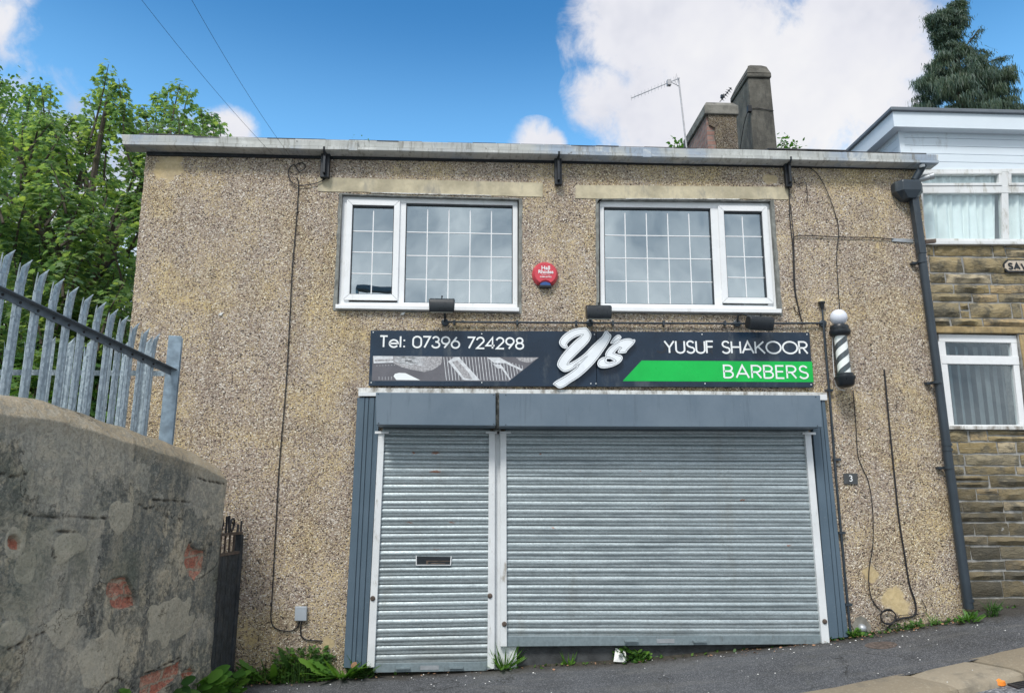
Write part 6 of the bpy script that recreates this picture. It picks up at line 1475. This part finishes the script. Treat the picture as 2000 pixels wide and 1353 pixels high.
weed('low mossy weeds at the wall foot under the thick cable', gp_(1770, 1226), [(OVAL, 90, .015, .035, .16, .05, (0, .8))], rw, 'dark_weed_leaves')
weed('bright green weed at the foot of the downpipe', gp_(1892, 1216), [(DAND, 26, .05, .10, .08, .04, (.2, 1.6)), (OVAL, 40, .02, .04, .09, .05, (0, 1))], rw)
t_ = weed('dark thin leaved weed at the base of the stone wall', gp_(1916, 1198), [(BLADE, 60, .05, .12, .05, .08, (.3, 2)), (OVAL, 25, .02, .035, .06, .1, (0, 1))], rw, 'dark_weed_leaves')
weed('single upright sprig at the wall foot left of the downpipe', gp_(1822, 1220), [(BLADE, 20, .04, .09, .03, .06, (.5, 2))], rw)
# big bright weeds in front of the old wall's corner
def bigweed(label, px, py, dep, n_, s0, s1, spread, hgt, m='weed_leaves'):
    c_ = CAM+ray(px, py)*dep; t_ = thing('weed', c_, label, 'plant'); lv = MB(); st_ = MB()
    for _ in range(n_):
        a = rw.uniform(0, 2*PI); e = c_+Vector((math.cos(a)*spread*rw.random()**.6, math.sin(a)*spread*.6*rw.random(), rw.uniform(-hgt, hgt))); d = Vector((math.cos(a), math.sin(a)*.7-.3, rw.uniform(-.3, .5)))
        leaf(lv, e, d, Vector((rw.gauss(0, .3), -.6+rw.gauss(0, .3), 1)), rw.uniform(s0, s1), OVAL); st_.tube([Vector((c_.x+rw.gauss(0, .03), c_.y, zg(c_.x, c_.y)-.25)), e], .003, 4)
    lv.build('leaves', m, t_); st_.build('stems', m, t_)
bigweed('large bright green broad leaved weed at the corner of the old wall', 378, 1342, 5.7, 60, .10, .19, .22, .10)
bigweed('light green ragged weed in front of the wooden gate', 430, 1345, 6.0, 70, .06, .13, .16, .12)
bigweed('dark leaved weed against the exposed brick at the picture foot', 322, 1350, 5.4, 24, .10, .17, .12, .08, 'dark_weed_leaves')
bigweed('pale green leaf cluster at the foot of the old wall, far left', 222, 1350, 4.75, 12, .06, .10, .06, .03)

# ------------------------------------------------------------------ pavement bits
p = ghit(1720, 1258); mb = MB(); mb.lathe([(.13, -.02), (.13, .002), (.115, .004)], (p.x, p.y, zg(p.x, p.y)+.012*noise.noise(Vector((p.x*1.3, p.y*1.3, 0)))+.001), (-.12, 0, 1), 28); o = mb.build('access_cover', 'rust_cover')
o.scale = (1, 1, 1); tag(o, 'small rusty round cover set in the pavement below the coiled cable', 'cover')
p = gp_(1206, 1288); mb = MB(); mb.add([(p.x-.06, p.y-.03, p.z+.012), (p.x+.05, p.y-.05, p.z+.010), (p.x+.06, p.y+.01, p.z+.09), (p.x-.03, p.y+.01, p.z+.12), (p.x, p.y-.04, p.z+.06)], [(0, 1, 4), (1, 2, 4), (2, 3, 4), (3, 0, 4), (0, 3, 2, 1)]); tag(mb.build('litter', 'litter_white'), 'crumpled white litter among the weeds under the wide shutter', 'litter')
p = ghit(1946, 1337, -.10); mb = MB(); mb.lathe([(.052, 0), (.062, .014), (.048, .036), (.01, .045)], (p.x, p.y, p.z+.022), (.1, -.5, 1), 16); o = mb.build('litter', 'litter_orange', smooth=True); tag(o, 'orange and white plastic litter in the gutter of the road', 'litter')
p = ghit(1990, 1334, -.10); t_ = thing('drain_grate', p, 'dark iron drain grating at the kerb beside orange litter', 'drain')
mb = MB()
def sb(mb, x0, x1, y0, y1, h0, h1): mb.box8([(x, y, zg(x, y)-.10+h) for h in (h0, h1) for x, y in ((x0, y0), (x1, y0), (x1, y1), (x0, y1))])
for i in range(6): sb(mb, p.x-.07, p.x+.40, p.y-.10+i*.032, p.y-.086+i*.032, .004, .012)
sb(mb, p.x-.09, p.x-.07, p.y-.11, p.y+.09, .004, .014); mb.build('grate_bars', 'iron', t_)
mb = MB(); sb(mb, p.x-.068, p.x+.40, p.y-.10, p.y+.085, .001, .0035); mb.build('pit_shade', 'black_paint', t_)  # flat black sheet paints the shade of the pit below the bars
p = gp_(704, 1300); p = Vector((p.x, p.y-.10, p.z+.10)); mb = MB(); leaf(mb, p, Vector((.6, -.2, .6)), Vector((0, -1, .4)), .07, OVAL); tag(mb.build('dead_leaf', 'dry_leaf'), 'dry brown leaf caught in the weeds beside the door shutter', 'leaf')
mb = MB(); rg = random.Random(77)
for _ in range(420):
    x = rg.choice((rg.uniform(-2.6, 4.7), rg.uniform(2.4, 4.7), rg.uniform(-2.6, -1.2))); y = -abs(rg.gauss(0, .07))-.02; z = zg(x, y)+.012; a = rg.uniform(0, 6.3); leaf(mb, Vector((x, y, z)), Vector((math.cos(a), math.sin(a), rg.uniform(-.1, .5))), Vector((rg.gauss(0, .4), rg.gauss(0, .4), 1)), rg.uniform(.010, .034), SM)
tag(mb.build('leaf_debris', 'dry_leaf'), 'small dead leaves and crumbs along the wall foot', 'debris', kind='stuff')
mb = MB()
for _ in range(520):
    x = rg.choice((rg.uniform(-2.7, -1.3), rg.uniform(3.1, 4.8), rg.uniform(-2.6, 5.6))); y = -abs(rg.gauss(0, .03))-.015+(.2 if x > xbr else 0); z = zg(x, y)+.006; a = rg.uniform(0, 6.3); leaf(mb, Vector((x, y, z)), Vector((math.cos(a), math.sin(a)-.3, rg.uniform(.1, 1.6))), Vector((rg.gauss(0, .4), -.4, 1)), rg.uniform(.018, .05), rg.choice((SM, OVAL)))
tag(mb.build('moss', 'dark_weed_leaves'), 'tiny moss and seedlings in the joint of wall and pavement', 'moss', kind='stuff')
# scattered flecks of chewing gum and grit
mb = MB(); rg = random.Random(31)
for _ in range(150):
    if rg.random() < .6: x = rg.uniform(-3.0, 4.6); y = -abs(rg.gauss(0, .22))-.03
    else: x = rg.uniform(-2.5, 4.6); y = rg.uniform(-1.6, -.1)
    z = zg(x, y)+.006+.012*noise.noise(Vector((x*1.3, y*1.3, 0))); s = rg.uniform(.003, .009); a = rg.uniform(0, 3)
    mb.add([(x+s*math.cos(a+k*2.1)*rg.uniform(.7, 1.3), y+s*math.sin(a+k*2.1), z) for k in range(3)]+[(x, y, z+s*.7)], [(0, 1, 3), (1, 2, 3), (2, 0, 3), (2, 1, 0)])
tag(mb.build('grit', 'litter_white'), 'white flecks of grit scattered on the pavement', 'grit', kind='stuff')
# soil line where wall meets pavement
mb = MB(); n = 160; vs = []
for i in range(n+1):
    x = xbl+(xbr+1.2-xbl)*i/n; w_ = .035+.03*noise.noise(Vector((x*2.5, 0, 0)))+.02*noise.noise(Vector((x*9, 3, 0)))
    yb = 0 if x < xbr else NY
    vs += [(x, yb+.01, zg(x, 0)+.018), (x, yb-w_*.5, zg(x, 0)+.016), (x, yb-w_-.03, zg(x, -.1)-.012)]
mb.add(vs, [(i*3+j, (i+1)*3+j, (i+1)*3+j+1, i*3+j+1) for i in range(n) for j in range(2)]); tag(mb.build('soil_edge', 'soil', smooth=True), 'thin line of dirt and moss along the wall foot', 'soil', kind='stuff')

# ------------------------------------------------------------------ street lamp across the road, mirrored in the left window
vp = P(735, 568, .07); r_ = (vp-CAM).normalized(); V_ = CAM+r_*15.0; lx, ly_, lz_ = V_.x, .14-V_.y, V_.z
t_ = thing('street_lamp', (lx-.35, ly_, zg(lx, -6)-.1), 'grey street lamp mirrored in the left upper window', 'street lamp')
MB().tube([(lx-.35, ly_, zg(lx, -6)-.1), (lx-.35, ly_, lz_-.02)], [.07, .04], 12).build('column', 'galvanised', t_, smooth=True)
mb = MB(); mb.box8([(lx-.38, ly_-.09, lz_-.06), (lx+.34, ly_-.07, lz_-.02), (lx+.34, ly_+.07, lz_-.02), (lx-.38, ly_+.09, lz_-.06), (lx-.36, ly_-.07, lz_+.07), (lx+.3, ly_-.05, lz_+.06), (lx+.3, ly_+.05, lz_+.06), (lx-.36, ly_+.07, lz_+.07)]); mb.build('lamp_head', 'roof_trim', t_, bevel=.02)
